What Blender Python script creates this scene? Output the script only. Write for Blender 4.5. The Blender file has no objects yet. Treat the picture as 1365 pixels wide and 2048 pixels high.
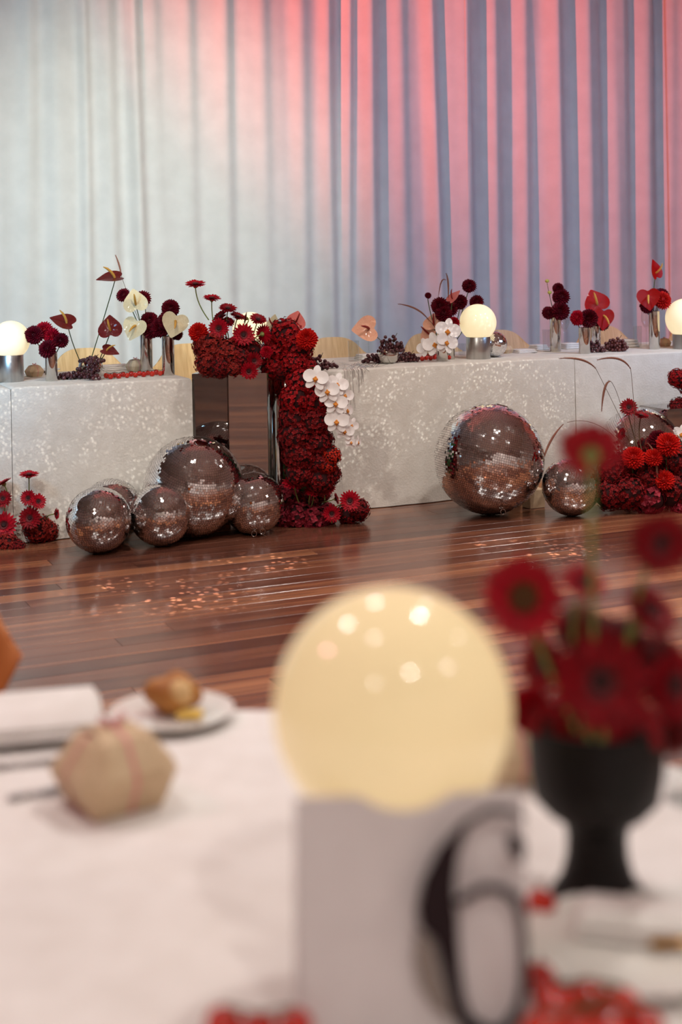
import bpy, math, random
from mathutils import Vector, Matrix, Quaternion
random.seed(7)
R = random.random
def U_(a, b): return a + (b - a) * random.random()

# ------------------------------------------------------------------ camera
FPX = 50.0 / 36.0 * 2048.0
ROLL, CX, YH, H = 0.0155, 682.5, 495.0, 1.40
cr, sr = math.cos(ROLL), math.sin(ROLL)
sc = bpy.context.scene
cam_d = bpy.data.cameras.new('camera')
cam = bpy.data.objects.new('camera', cam_d)
sc.collection.objects.link(cam)
cam.matrix_world = Matrix(((cr, sr, 0, 0), (0, 0, -1, 0), (-sr, cr, 0, H), (0, 0, 0, 1)))
cam_d.sensor_fit = 'VERTICAL'
cam_d.sensor_height = 36.0
cam_d.sensor_width = 24.0
cam_d.lens = 50.0
cam_d.shift_y = -(1024.0 - YH) / 2048.0
cam_d.clip_start = 0.02
cam_d.dof.use_dof = True
cam_d.dof.focus_distance = 7.35
cam_d.dof.aperture_fstop = 2.3
sc.camera = cam

TH = math.radians(24.3)                      # direction of the long head table
UX, UY = math.cos(TH), math.sin(TH)
P0 = (-0.01, 7.56)                           # table front line at the picture's middle

def ray(px, py):
    u = (px - CX) / FPX
    v = (py - YH) / FPX
    return Vector((u * cr - v * sr, 1.0, -u * sr - v * cr))
def pd(px, py, d):                           # point at depth d
    r = ray(px, py)
    return Vector((r.x * d, d, H + r.z * d))
def pz(px, py, z):                           # point on the level z
    r = ray(px, py)
    return pd(px, py, (z - H) / r.z)
def T(s, t, z):                              # s along the table, t behind its front
    return Vector((P0[0] + s * UX - t * UY, P0[1] + s * UY + t * UX, z))
def pt(px, py, t):                           # point on the upright plane t behind the front
    r = ray(px, py)
    k = (t - (P0[0] * UY - P0[1] * UX)) / (-r.x * UY + r.y * UX)
    return pd(px, py, k)
def st(p):
    x, y = p[0] - P0[0], p[1] - P0[1]
    return x * UX + y * UY, -x * UY + y * UX

# ------------------------------------------------------------------ light
sc.view_settings.view_transform = 'Standard'
sc.view_settings.look = 'None'
sc.view_settings.gamma = 1.0
sc.view_settings.exposure = 0.0
sc.view_settings.use_curve_mapping = False
sc.cycles.max_bounces = 8; sc.cycles.diffuse_bounces = 3; sc.cycles.glossy_bounces = 4; sc.cycles.transmission_bounces = 8; sc.cycles.transparent_max_bounces = 20
sc.cycles.use_adaptive_sampling = True; sc.cycles.adaptive_threshold = .025
w = bpy.data.worlds.new('world'); sc.world = w; w.use_nodes = True
w.node_tree.nodes['Background'].inputs[0].default_value = (0.02, 0.018, 0.018, 1)

def light(kind, name, loc, target, power, color, size=0.1, **kw):
    d = bpy.data.lights.new(name, kind)
    d.energy = power; d.color = color
    if kind == 'AREA':
        d.shape = 'DISK'; d.size = size
        if 'spread' in kw: d.spread = math.radians(kw['spread'])
    else:
        d.shadow_soft_size = size
    if kind == 'SPOT':
        d.spot_size = math.radians(kw.get('angle', 40)); d.spot_blend = kw.get('blend', .6)
    o = bpy.data.objects.new(name, d); sc.collection.objects.link(o)
    o.location = loc
    o.rotation_euler = (Vector(target) - Vector(loc)).to_track_quat('-Z', 'Y').to_euler()
    return o
def gobo(o, scale, lo, hi, base, peak):      # speckle pattern on a spot, standing in for mirror ball reflections
    d = o.data; d.use_nodes = True; nt = d.node_tree
    em = nt.nodes['Emission']
    tc = nt.nodes.new('ShaderNodeTexCoord'); vo = nt.nodes.new('ShaderNodeTexVoronoi')
    nz = nt.nodes.new('ShaderNodeTexNoise'); nz.inputs['Scale'].default_value = scale * .16
    vo.inputs['Scale'].default_value = scale
    mr = nt.nodes.new('ShaderNodeMapRange')
    mr.inputs[1].default_value = lo; mr.inputs[2].default_value = hi
    mr.inputs[3].default_value = peak; mr.inputs[4].default_value = base
    m2 = nt.nodes.new('ShaderNodeMapRange')
    m2.inputs[1].default_value = .36; m2.inputs[2].default_value = .66
    mu = nt.nodes.new('ShaderNodeMath'); mu.operation = 'MULTIPLY'
    nt.links.new(tc.outputs['Normal'], vo.inputs['Vector'])
    nt.links.new(tc.outputs['Normal'], nz.inputs['Vector'])
    nt.links.new(vo.outputs['Distance'], mr.inputs[0])
    nt.links.new(nz.outputs[0], m2.inputs[0])
    nt.links.new(mr.outputs[0], mu.inputs[0]); nt.links.new(m2.outputs[0], mu.inputs[1])
    nt.links.new(mu.outputs[0], em.inputs['Strength'])

WARM = (1.0, .935, .88)
# ceiling downlights over the floor; the row behind the camera is added frontal fill
for i, (s, t, p) in enumerate([(-3.6, -3.2, 32), (-1.6, -2.2, 38), (.8, -2.6, 44), (3.0, -2.2, 52), (-.6, -4.6, 40),
                               (-3.4, -5.6, 5), (2.2, -5.2, 46), (-5.6, -8.6, 44), (-2.6, -8.8, 44), (.6, -8.6, 62), (4.2, -7.6, 80)]):
    light('AREA', 'ceiling_downlight_and_fill', T(s, t, 4.45), T(s, t, 0), p * .9, WARM, .22, spread=115)
# lights that face the long table
light('SPOT', 'table_key_light', T(-3.6, -4.2, 3.4), T(.2, 0, .5), 225, (1, .93, .84), .05, angle=60, blend=.6)
light('SPOT', 'guest_table_pink_light', T(-5.6, -3.2, 4.2), T(-3.0, -5.7, .75), 118, (1, .38, .46), .08, angle=50, blend=.7)
# curtain washes
light('SPOT', 'curtain_white_wash', T(-.9, -2.9, 3.3), T(-.50, 2.3, 1.70), 800, (1, .97, .74), .10, angle=42, blend=1.0)
light('SPOT', 'curtain_blue_wash_a', T(-3.0, -1.4, 1.6), T(-2.2, 2.3, 1.3), 250, (.30, .66, 1.0), .2, angle=100, blend=1.0)
light('SPOT', 'curtain_blue_wash_b', T(2.6, -1.8, 2.2), T(2.3, 2.3, 1.7), 190, (.34, .58, 1.0), .3, angle=100, blend=1.0)
light('SPOT', 'curtain_red_wash', T(-4.6, -.6, 4.0), T(4.6, 2.3, 2.9), 2150, (1, .14, .10), .03, angle=43, blend=1.0)
# unseen patterned spots, added to imitate specks thrown by the mirror balls
g = light('SPOT', 'added_speck_spot_a', T(1.6, -3.4, 2.6), T(.55, 0, .42), 400, (1, .96, .88), 0.0, angle=32, blend=.8)
gobo(g, 215, .10, .50, 0.0, 1.0)
g = light('SPOT', 'added_speck_spot_b', T(-2.4, -3.4, 2.6), T(-1.5, 0, .42), 360, (1, .96, .88), 0.0, angle=28, blend=.8)
gobo(g, 215, .10, .50, 0.0, 1.0)
for s, t, an, pw in ((-1.42, -1.3, 13, 6500), (-.88, -.95, 8, 5500), (.36, -1.3, 12, 6500)):  # added spots that imitate ball glints on the floor
    g = light('SPOT', 'added_floor_speck_spot', T(s, t - .5, 4.3), T(s, t, 0), pw, (1, .97, .92), 0.0, angle=an, blend=.9)
    gobo(g, 110, .16, .37, 0.0, 1.0)

# ------------------------------------------------------------------ helpers
COL = sc.collection
class MB:
    def __init__(s): s.v = []; s.f = []
    def add(s, vs, fs):
        o = len(s.v); s.v += [tuple(p) for p in vs]; s.f += [tuple(i + o for i in f) for f in fs]; return s
    def box(s, x0, x1, y0, y1, z0, z1, taper=0.0):
        a = taper
        vs = [(x0, y0, z0), (x1, y0, z0), (x1, y1, z0), (x0, y1, z0), (x0 + a, y0 + a, z1), (x1 - a, y0 + a, z1), (x1 - a, y1 - a, z1), (x0 + a, y1 - a, z1)]
        return s.add(vs, [(3, 2, 1, 0), (4, 5, 6, 7), (0, 1, 5, 4), (1, 2, 6, 5), (2, 3, 7, 6), (3, 0, 4, 7)])
    def bbox(s, x0, x1, y0, y1, z0, z1, b):  # bevelled box
        lv = [(b, z0), (0, z0 + b), (0, z1 - b), (b, z1)]
        rings = []
        for i, z in lv:
            c = b if i == 0 else b * .9
            rings.append([(x0 + i + c, y0 + i, z), (x1 - i - c, y0 + i, z), (x1 - i, y0 + i + c, z), (x1 - i, y1 - i - c, z),
                          (x1 - i - c, y1 - i, z), (x0 + i + c, y1 - i, z), (x0 + i, y1 - i - c, z), (x0 + i, y0 + i + c, z)])
        return s.loft(rings, True)
    def loft(s, rings, caps=False, closed=True):
        n = len(rings[0]); vs = [p for r in rings for p in r]; fs = []
        for k in range(len(rings) - 1):
            for i in range(n if closed else n - 1):
                j = (i + 1) % n
                fs.append((k * n + i, k * n + j, (k + 1) * n + j, (k + 1) * n + i))
        if caps:
            fs.append(tuple(range(n - 1, -1, -1))); fs.append(tuple((len(rings) - 1) * n + i for i in range(n)))
        return s.add(vs, fs)
    def lathe(s, prof, n=32, cap0=True, cap1=True, c=(0, 0)):
        rings = [[(c[0] + r * math.cos(2 * math.pi * i / n), c[1] + r * math.sin(2 * math.pi * i / n), z) for i in range(n)] for r, z in prof]
        o = len(s.v); s.loft(rings)
        if cap0: s.f.append(tuple(o + i for i in range(n - 1, -1, -1)))
        if cap1: s.f.append(tuple(o + (len(prof) - 1) * n + i for i in range(n)))
        return s
    def tube(s, pts, rad, n=6, caps=True):
        pts = [Vector(p) for p in pts]; rings = []; ref = None
        for i, p in enumerate(pts):
            d = (pts[min(i + 1, len(pts) - 1)] - pts[max(i - 1, 0)]).normalized()
            if ref is None: ref = d.orthogonal().normalized()
            ref = (ref - d * ref.dot(d)).normalized(); b = d.cross(ref)
            r = rad[i] if isinstance(rad, (list, tuple)) else rad
            rings.append([tuple(p + (ref * math.cos(2 * math.pi * k / n) + b * math.sin(2 * math.pi * k / n)) * r) for k in range(n)])
        return s.loft(rings, caps)
    def ball(s, c, r, nu=10, nv=7):
        rx, ry, rz = (r, r, r) if not isinstance(r, (tuple, list)) else r
        rings = []
        for j in range(nv + 1):
            a = -math.pi / 2 + math.pi * (j + .02) / (nv + .04)
            rings.append([(c[0] + rx * math.cos(a) * math.cos(2 * math.pi * i / nu), c[1] + ry * math.cos(a) * math.sin(2 * math.pi * i / nu), c[2] + rz * math.sin(a)) for i in range(nu)])
        return s.loft(rings, True)
    def mesh(s, name, mat, smooth=True):
        m = bpy.data.meshes.new(name); m.from_pydata(s.v, [], s.f)
        if smooth: m.polygons.foreach_set('use_smooth', [True] * len(m.polygons))
        if smooth: m.set_sharp_from_angle(angle=math.radians(48))
        m.materials.append(mat); m.update(); return m
    def build(s, name, mat, parent=None, smooth=True, loc=None, rot=None):
        return put(name, s.mesh(name, mat, smooth), parent, loc, rot)
def put(name, mesh, parent=None, loc=None, rot=None, scale=None):
    o = bpy.data.objects.new(name, mesh); COL.objects.link(o)
    if parent: o.parent = parent
    if loc is not None: o.location = loc
    if rot is not None:
        if isinstance(rot, Quaternion): o.rotation_mode = 'QUATERNION'; o.rotation_quaternion = rot
        else: o.rotation_euler = rot
    if scale is not None: o.scale = (scale,) * 3 if not isinstance(scale, (tuple, list)) else scale
    return o
def tag(o, label, cat, group=None, kind=None):
    if label: o['label'] = label
    if cat: o['category'] = cat
    if group: o['group'] = group
    if kind: o['kind'] = kind
    return o
def thing(name, label, cat, loc, group=None, rz=0.0):
    o = bpy.data.objects.new(name, None); COL.objects.link(o); o.empty_display_size = .02
    o.location = loc; o.rotation_euler = (0, 0, rz)
    return tag(o, label, cat, group)
def struct(o): o['kind'] = 'structure'; return o
def sharp(o, ang=35):
    m = o.data; m.set_sharp_from_angle(angle=math.radians(ang)); return o
def orient(n, tip=(0, 0, -1)):               # local Z -> n, local Y -> tip
    z = Vector(n).normalized(); y = Vector(tip); y = y - z * y.dot(z)
    if y.length < 1e-4: y = z.orthogonal()
    y.normalize(); x = y.cross(z)
    return Matrix((x, y, z)).transposed().to_quaternion()
def quad(a, b, c, n=8):
    a, b, c = Vector(a), Vector(b), Vector(c)
    return [a * (1 - t) ** 2 + b * 2 * t * (1 - t) + c * t * t for t in [i / n for i in range(n + 1)]]

# ------------------------------------------------------------------ materials
def lin(c): return tuple(((x / 255) / 12.92 if x / 255 <= .04045 else ((x / 255 + .055) / 1.055) ** 2.4) for x in c)
MATS = {}
def mat(name, rgb, rough=.6, metal=0.0, rgb2=None, scale=30.0, bump=0.0, bscale=None, spec=.5, island=False, objrand=False, coat=0.0,
        sheen=0.0, sss=0.0, trans=0.0, emit=None, estr=0.0, stretch=None, ior=1.45, twoside=0.0):
    if name in MATS: return MATS[name]
    m = bpy.data.materials.new(name); m.use_nodes = True; nt = m.node_tree; b = nt.nodes['Principled BSDF']
    c1 = lin(rgb); b.inputs['Base Color'].default_value = (*c1, 1)
    b.inputs['Roughness'].default_value = rough; b.inputs['Metallic'].default_value = metal
    b.inputs['Specular IOR Level'].default_value = spec; b.inputs['IOR'].default_value = ior
    b.inputs['Coat Weight'].default_value = coat; b.inputs['Coat Roughness'].default_value = .08
    b.inputs['Sheen Weight'].default_value = sheen
    b.inputs['Transmission Weight'].default_value = trans
    if emit: b.inputs['Emission Color'].default_value = (*lin(emit), 1); b.inputs['Emission Strength'].default_value = estr
    tc = nt.nodes.new('ShaderNodeTexCoord'); vec = tc.outputs['Object']
    if stretch:
        mp = nt.nodes.new('ShaderNodeMapping'); mp.inputs['Scale'].default_value = stretch
        nt.links.new(vec, mp.inputs['Vector']); vec = mp.outputs[0]
    nz = nt.nodes.new('ShaderNodeTexNoise'); nz.inputs['Scale'].default_value = scale; nz.inputs['Detail'].default_value = 4
    nt.links.new(vec, nz.inputs['Vector'])
    if rgb2:
        mx = nt.nodes.new('ShaderNodeMix'); mx.data_type = 'RGBA'
        mx.inputs[6].default_value = (*c1, 1); mx.inputs[7].default_value = (*lin(rgb2), 1)
        if island or objrand:
            src = nt.nodes.new('ShaderNodeNewGeometry').outputs['Random Per Island'] if island else nt.nodes.new('ShaderNodeObjectInfo').outputs['Random']
            ad = nt.nodes.new('ShaderNodeMath'); ad.operation = 'MULTIPLY_ADD'; ad.inputs[1].default_value = .55
            nt.links.new(nz.outputs[0], ad.inputs[0]); 
            s2 = nt.nodes.new('ShaderNodeMath'); s2.operation = 'MULTIPLY_ADD'; s2.inputs[1].default_value = .8; s2.inputs[2].default_value = -.18
            nt.links.new(src, s2.inputs[0]); nt.links.new(s2.outputs[0], ad.inputs[2])
            nt.links.new(ad.outputs[0], mx.inputs[0])
        else:
            mr = nt.nodes.new('ShaderNodeMapRange'); mr.inputs[1].default_value = .35; mr.inputs[2].default_value = .65
            nt.links.new(nz.outputs[0], mr.inputs[0]); nt.links.new(mr.outputs[0], mx.inputs[0])
        nt.links.new(mx.outputs[2], b.inputs['Base Color'])
    if bump:
        bp = nt.nodes.new('ShaderNodeBump'); bp.inputs['Strength'].default_value = bump; bp.inputs['Distance'].default_value = .01
        n2 = nt.nodes.new('ShaderNodeTexNoise'); n2.inputs['Scale'].default_value = bscale or scale; n2.inputs['Detail'].default_value = 3
        nt.links.new(vec, n2.inputs['Vector']); nt.links.new(n2.outputs[0], bp.inputs['Height']); nt.links.new(bp.outputs[0], b.inputs['Normal'])
    MATS[name] = m; return m
CLOTH = mat('cloth', (226, 220, 210), .9, rgb2=(218, 211, 200), scale=14, bump=.25, bscale=90, spec=.2)
LINEN = mat('linen', (235, 230, 226), .9, rgb2=(228, 222, 217), scale=20, bump=.2, bscale=140, spec=.2)
CURT = mat('curtain_cloth', (222, 222, 222), .85, rgb2=(214, 214, 214), scale=6, bump=.08, bscale=300, spec=.15, sheen=.2)
CHROME = mat('chrome', (215, 212, 208), .07, 1.0, rgb2=(200, 197, 192), scale=8)
BRUSH = mat('brushed_steel', (196, 193, 190), .34, 1.0, rgb2=(172, 170, 168), scale=40, stretch=(1, 1, .03))
MIRROR = mat('mirror', (176, 172, 170), .02, 1.0, rgb2=(170, 166, 163), scale=3)
TILE = mat('mirror_tile', (236, 233, 232), .05, 1.0, rgb2=(252, 250, 250), scale=3, island=True)
CORE = mat('ball_core', (120, 116, 114), .45, .6, rgb2=(100, 96, 94))
STEEL = mat('cutlery_steel', (190, 186, 184), .18, 1.0, rgb2=(176, 172, 170))
def thin_glass():                            # clear thin-walled glass: Fresnel reflection over transparency
    m = bpy.data.materials.new('clear_glass'); m.use_nodes = True; nt = m.node_tree
    out = nt.nodes['Material Output']; nt.nodes.remove(nt.nodes['Principled BSDF'])
    tr = nt.nodes.new('ShaderNodeBsdfTransparent'); tr.inputs[0].default_value = (.95, .96, .96, 1)
    gl = nt.nodes.new('ShaderNodeBsdfGlossy'); gl.inputs['Roughness'].default_value = .02
    lw = nt.nodes.new('ShaderNodeLayerWeight'); lw.inputs[0].default_value = .5
    pw = nt.nodes.new('ShaderNodeMath'); pw.operation = 'POWER'; pw.inputs[1].default_value = 4.0; nt.links.new(lw.outputs['Facing'], pw.inputs[0])
    fr = nt.nodes.new('ShaderNodeMath'); fr.operation = 'MULTIPLY_ADD'; fr.inputs[1].default_value = .5; fr.inputs[2].default_value = .04; nt.links.new(pw.outputs[0], fr.inputs[0])
    mx = nt.nodes.new('ShaderNodeMixShader')
    nt.links.new(fr.outputs[0], mx.inputs[0]); nt.links.new(tr.outputs[0], mx.inputs[1]); nt.links.new(gl.outputs[0], mx.inputs[2]); nt.links.new(mx.outputs[0], out.inputs[0])
    return m
GLASS = thin_glass()
GLOBE = mat('globe_glass', (240, 232, 210), .12, emit=(255, 232, 176), estr=.62, rgb2=(236, 228, 205), scale=5)
GLOBEF = mat('globe_glass_dim', (214, 196, 160), .10, emit=(255, 224, 166), estr=.46, rgb2=(210, 192, 156), scale=5)
MAPLE = mat('maple_veneer', (226, 190, 138), .45, rgb2=(210, 170, 118), scale=6, stretch=(14, 2, 1.2))
BEECH = mat('beech_veneer', (196, 120, 62), .45, rgb2=(180, 104, 50), scale=6, stretch=(14, 2, 1.2))
KRAFT = mat('kraft_card', (214, 188, 154), .8, rgb2=(204, 176, 142), scale=40)
PINKR = mat('pink_ribbon', (222, 150, 146), .6, rgb2=(210, 134, 130))
SATIN = mat('black_metal', (17, 13, 12), .5, rgb2=(22, 17, 16), scale=20, spec=.25)
GREEN = mat('green_stem', (104, 128, 66), .55, rgb2=(134, 140, 74), scale=25)
DGREEN = mat('dark_green_stem', (58, 84, 44), .5, rgb2=(80, 96, 50), scale=25)
LEAF = mat('green_leaf', (44, 88, 40), .5, rgb2=(64, 104, 48), scale=25)
GER = mat('gerbera_red', (178, 10, 34), .5, rgb2=(140, 4, 24), island=True, spec=.22)
GERD = mat('gerbera_dark_red', (150, 6, 24), .55, rgb2=(104, 2, 14), island=True, spec=.22)
GERC = mat('gerbera_centre', (34, 8, 10), .8, rgb2=(56, 14, 14), scale=200)
GERO = mat('gerbera_olive_centre', (92, 54, 14), .8, rgb2=(70, 38, 10), scale=300)
GERP = mat('gerbera_ring', (112, 30, 36), .7, rgb2=(84, 16, 22), island=True)
DAH = mat('dahlia_burgundy', (112, 10, 30), .55, rgb2=(64, 3, 16), island=True, spec=.22)
DAHR = mat('dahlia_crimson', (196, 18, 42), .5, rgb2=(140, 6, 28), island=True, spec=.22)
DAHO = mat('dahlia_scarlet', (214, 34, 24), .5, rgb2=(170, 14, 16), island=True, spec=.22)
HYR = mat('hydrangea_red', (176, 18, 24), .6, rgb2=(112, 4, 12), island=True, spec=.22)
HYD = mat('hydrangea_dark', (138, 16, 20), .6, rgb2=(74, 4, 8), island=True, spec=.22)
HYB = mat('hydrangea_russet', (158, 40, 30), .6, rgb2=(86, 10, 12), island=True, spec=.22)
HYM = mat('hydrangea_mauve', (160, 44, 60), .6, rgb2=(96, 12, 26), island=True, spec=.22)
HYO = mat('hydrangea_scarlet', (196, 46, 22), .6, rgb2=(140, 12, 10), island=True, spec=.22)
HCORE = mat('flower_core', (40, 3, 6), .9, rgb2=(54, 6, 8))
ANR = mat('anthurium_red', (186, 8, 8), .22, rgb2=(150, 3, 6), scale=40, coat=.12, spec=.3, bump=.4, bscale=60)
ANM = mat('anthurium_maroon', (118, 16, 16), .24, rgb2=(96, 32, 28), scale=40, coat=.2, spec=.3, bump=.4, bscale=60)
ANC = mat('anthurium_cream', (238, 224, 186), .35, rgb2=(226, 208, 164), scale=30, coat=.2, bump=.4, bscale=60)
ANP = mat('anthurium_peach', (246, 192, 156), .35, rgb2=(236, 160, 132), scale=30, coat=.2, bump=.4, bscale=60)
ANS = mat('anthurium_salmon', (224, 122, 110), .35, rgb2=(208, 96, 90), scale=30, coat=.2, bump=.4, bscale=60)
SPY = mat('spadix_yellow', (226, 176, 84), .6, rgb2=(206, 150, 60), scale=200)
SPR = mat('spadix_red', (150, 40, 34), .6, rgb2=(128, 28, 26), scale=200)
ORC = mat('orchid_white', (246, 240, 236), .55, rgb2=(238, 230, 226), scale=30)
LIP = mat('orchid_lip', (222, 160, 40), .5, rgb2=(196, 84, 40), scale=120)
GRAPE = mat('grape_dark', (52, 20, 28), .28, rgb2=(92, 44, 46), objrand=True, scale=30, coat=.2)
GRAPEB = mat('grape_brown', (104, 50, 44), .32, rgb2=(70, 26, 30), objrand=True, scale=30, coat=.2)
TOM = mat('tomato_red', (200, 44, 22), .2, rgb2=(176, 24, 14), objrand=True, scale=20, coat=.3)
TWIG = mat('vine_twig', (96, 84, 44), .7, rgb2=(80, 66, 36))
PLUME = mat('grass_plume', (110, 66, 54), .8, rgb2=(150, 102, 84), island=True)
GSTEM = mat('grass_stem', (110, 84, 56), .7, rgb2=(88, 64, 46))
CHINA = mat('white_china', (232, 228, 222), .18, rgb2=(226, 221, 214), coat=.3)
BREAD = mat('bread_crust', (150, 86, 30), .6, rgb2=(196, 136, 66), scale=14, bump=.3, bscale=60)
CRUMB = mat('bread_crumb', (228, 192, 138), .8, rgb2=(214, 172, 116), scale=40, bump=.4)
BUTTER = mat('butter', (240, 204, 104), .4, rgb2=(234, 194, 90))
PAPER = mat('white_card', (226, 218, 217), .8, rgb2=(222, 214, 213))
INK = mat('black_ink', (40, 26, 29), .7, rgb2=(36, 23, 26), spec=.2)
NSHADE = mat('numeral_shade_grey', (150, 138, 130), .7, rgb2=(144, 132, 124))
GOLD = mat('gold_metal', (196, 150, 84), .25, 1.0, rgb2=(180, 134, 70))
SILV = mat('silver_bead', (214, 212, 212), .12, 1.0, rgb2=(190, 188, 188), island=True)
WALL = mat('wall_paint', (226, 214, 208), .9, rgb2=(220, 208, 202), scale=3)
CEIL = mat('ceiling_paint', (212, 200, 194), .9, rgb2=(204, 192, 186), scale=3)
BOXW = mat('pale_wood', (214, 158, 116), .6, rgb2=(198, 140, 98), scale=5, stretch=(1, 1, 12))
TABW = mat('table_ply', (150, 112, 76), .6, rgb2=(132, 96, 62), scale=5, stretch=(1, 10, 1))

def wood(name, island):
    m = bpy.data.materials.new(name); m.use_nodes = True; nt = m.node_tree; b = nt.nodes['Principled BSDF']
    L = nt.links.new; N = nt.nodes.new
    tc = N('ShaderNodeTexCoord')
    src = N('ShaderNodeNewGeometry').outputs['Random Per Island'] if island else N('ShaderNodeObjectInfo').outputs['Random']
    off = N('ShaderNodeMath'); off.operation = 'MULTIPLY'; off.inputs[1].default_value = 37.0; L(src, off.inputs[0])
    cb = N('ShaderNodeCombineXYZ'); L(off.outputs[0], cb.inputs[0]); L(off.outputs[0], cb.inputs[1])
    va = N('ShaderNodeVectorMath'); L(tc.outputs['Object'], va.inputs[0]); L(cb.outputs[0], va.inputs[1])
    mp = N('ShaderNodeMapping'); mp.inputs['Scale'].default_value = (.55, 9, 9); L(va.outputs[0], mp.inputs[0])
    n1 = N('ShaderNodeTexNoise'); n1.inputs['Scale'].default_value = 2.2; n1.inputs['Detail'].default_value = 6; n1.inputs['Distortion'].default_value = .5
    L(mp.outputs[0], n1.inputs[0])
    ad = N('ShaderNodeMath'); ad.operation = 'MULTIPLY_ADD'; ad.inputs[1].default_value = .62; L(src, ad.inputs[0])
    m2 = N('ShaderNodeMath'); m2.operation = 'MULTIPLY_ADD'; m2.inputs[1].default_value = .9; m2.inputs[2].default_value = -.26
    L(n1.outputs[0], m2.inputs[0]); L(m2.outputs[0], ad.inputs[2])
    rp = N('ShaderNodeValToRGB'); e = rp.color_ramp.elements
    e[0].position = .08; e[0].color = (*lin((70, 40, 33)), 1); e[1].position = .92; e[1].color = (*lin((164, 108, 76)), 1)
    x = e.new(.5); x.color = (*lin((112, 67, 50)), 1)
    L(ad.outputs[0], rp.inputs[0]); L(rp.outputs[0], b.inputs['Base Color'])
    b.inputs['Roughness'].default_value = .20; b.inputs['Specular IOR Level'].default_value = .55
    bp = N('ShaderNodeBump'); bp.inputs['Strength'].default_value = .04; bp.inputs['Distance'].default_value = .004
    L(n1.outputs[0], bp.inputs['Height']); L(bp.outputs[0], b.inputs['Normal'])
    return m
WOOD = wood('jarrah_plank', False); WOODS = wood('jarrah_planks', True)

# ------------------------------------------------------------------ room
S0, S1, T0, T1, ZC = -8.5, 7.5, -10.0, 2.95, 4.6
def sbox(name, s0, s1, t0, t1, z0, z1, m):
    o = MB().box(s0, s1, t0, t1, z0, z1).build(name, m, smooth=False, loc=(P0[0], P0[1], 0), rot=(0, 0, TH))
    return struct(o)
floor = sbox('floor', S0, S1, T0, T1, -.12, -.022, TABW)
sbox('ceiling', S0, S1, T0, T1, ZC, ZC + .1, CEIL)
sbox('wall_back', S0, S1, T1, T1 + .1, -.12, ZC + .1, WALL)
sbox('wall_front', S0, S1, T0 - .1, T0, -.12, ZC + .1, WALL)
sbox('wall_left', S0 - .1, S0, T0, T1, -.12, ZC + .1, WALL)
sbox('wall_right', S1, S1 + .1, T0, T1, -.12, ZC + .1, WALL)
# planks: one object each where the picture shows them, the others joined
PW = .118
rest = MB(); pm = {}
row = 0; t = T0
while t < T1 - .01:
    t1 = min(t + PW, T1); s = S0 - U_(0, 2)
    while s < S1:
        ln = random.choice((1.8, 2.1, 2.4, 2.7, 3.0)); a, b = max(s, S0), min(s + ln, S1)
        if b - a > .05:
            vis = -4.1 < (t + t1) / 2 < .5 and b > -4.2 and a < 3.4
            if vis and b - a == ln:
                if ln not in pm:
                    pm[ln] = MB().bbox(-ln / 2 + .0008, ln / 2 - .0008, -PW / 2 + .0008, PW / 2 - .0008, -.022, 0, .0006).mesh('plank', WOOD, False)
                put('plank', pm[ln], floor, loc=((a + b) / 2, (t + t1) / 2, 0))
            else:
                rest.box(a + .0008, b - .0008, t + .0008, t1 - .0008, -.022, 0)
        s += ln
    t = t1; row += 1
o = rest.build('distant_planks', WOODS, floor, smooth=False); o['kind'] = 'stuff'

# ------------------------------------------------------------------ curtains
def curtain(s0, s1, tb, seed, label, amp0, amp1, hem=.02, w0=.13, w1=.34, slope=0.0):
    rnd = random.Random(seed); n = int((s1 - s0) / .0105); rows = 40; ztop = 4.5
    folds = []; s = s0 - .2
    while s < s1 + .2:
        wd = rnd.uniform(w0, w1); folds.append((s + wd / 2, wd * rnd.uniform(.34, .50), rnd.uniform(.35, 1.0), rnd.uniform(-.05, .05), rnd.uniform(0, 6)))
        s += wd
    mb = MB(); rings = []
    for j in range(rows + 1):
        z = hem + (ztop - hem) * j / rows; g = 1 - j / rows; line = []
        for i in range(n + 1):
            s = s0 + (s1 - s0) * i / n; k = i / n; amp = amp0 + (amp1 - amp0) * k
            y = 0.0
            for c, sg, a, dr, ph in folds:
                d = (s - c - dr * (g - .5) * 1.6 - .012 * math.sin(ph + z * 1.1)) / sg
                if -2.6 < d < 2.6: y -= a * math.exp(-d * d * 1.3)
            y += .05 * math.sin(s * 47 + z * .25) + .10 * math.sin(s * 23 + 1.3 - z * .2)
            line.append((s, tb + amp * y - slope * (s - s0), z))
        rings.append(line)
    mb.loft(rings, False, False)
    o = mb.build('curtain', CURT, loc=(P0[0], P0[1], 0), rot=(0, 0, TH))
    md = o.modifiers.new('thickness', 'SOLIDIFY'); md.thickness = .003
    return tag(o, label, 'curtain', 'stage curtains')
sA = st(pt(-420, 300, 2.3))[0]; sB = st(pt(946, 300, 2.3))[0]; sC = st(pt(1342, 300, 2.33))[0]
curtain(sA, sB, 2.36, 11, 'wide pale curtain washed with white and blue light behind left tables', .042, .085)
curtain(sB - .06, sC + .8, 2.42, 23, 'pink and blue lit curtain panel with deep folds behind right table', .13, .14, w0=.18, w1=.40)
curtain(sC - .02, sC + 1.3, 2.36, 31, 'orange lit curtain panel at the far right edge', .03, .05, slope=.55)

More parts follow.
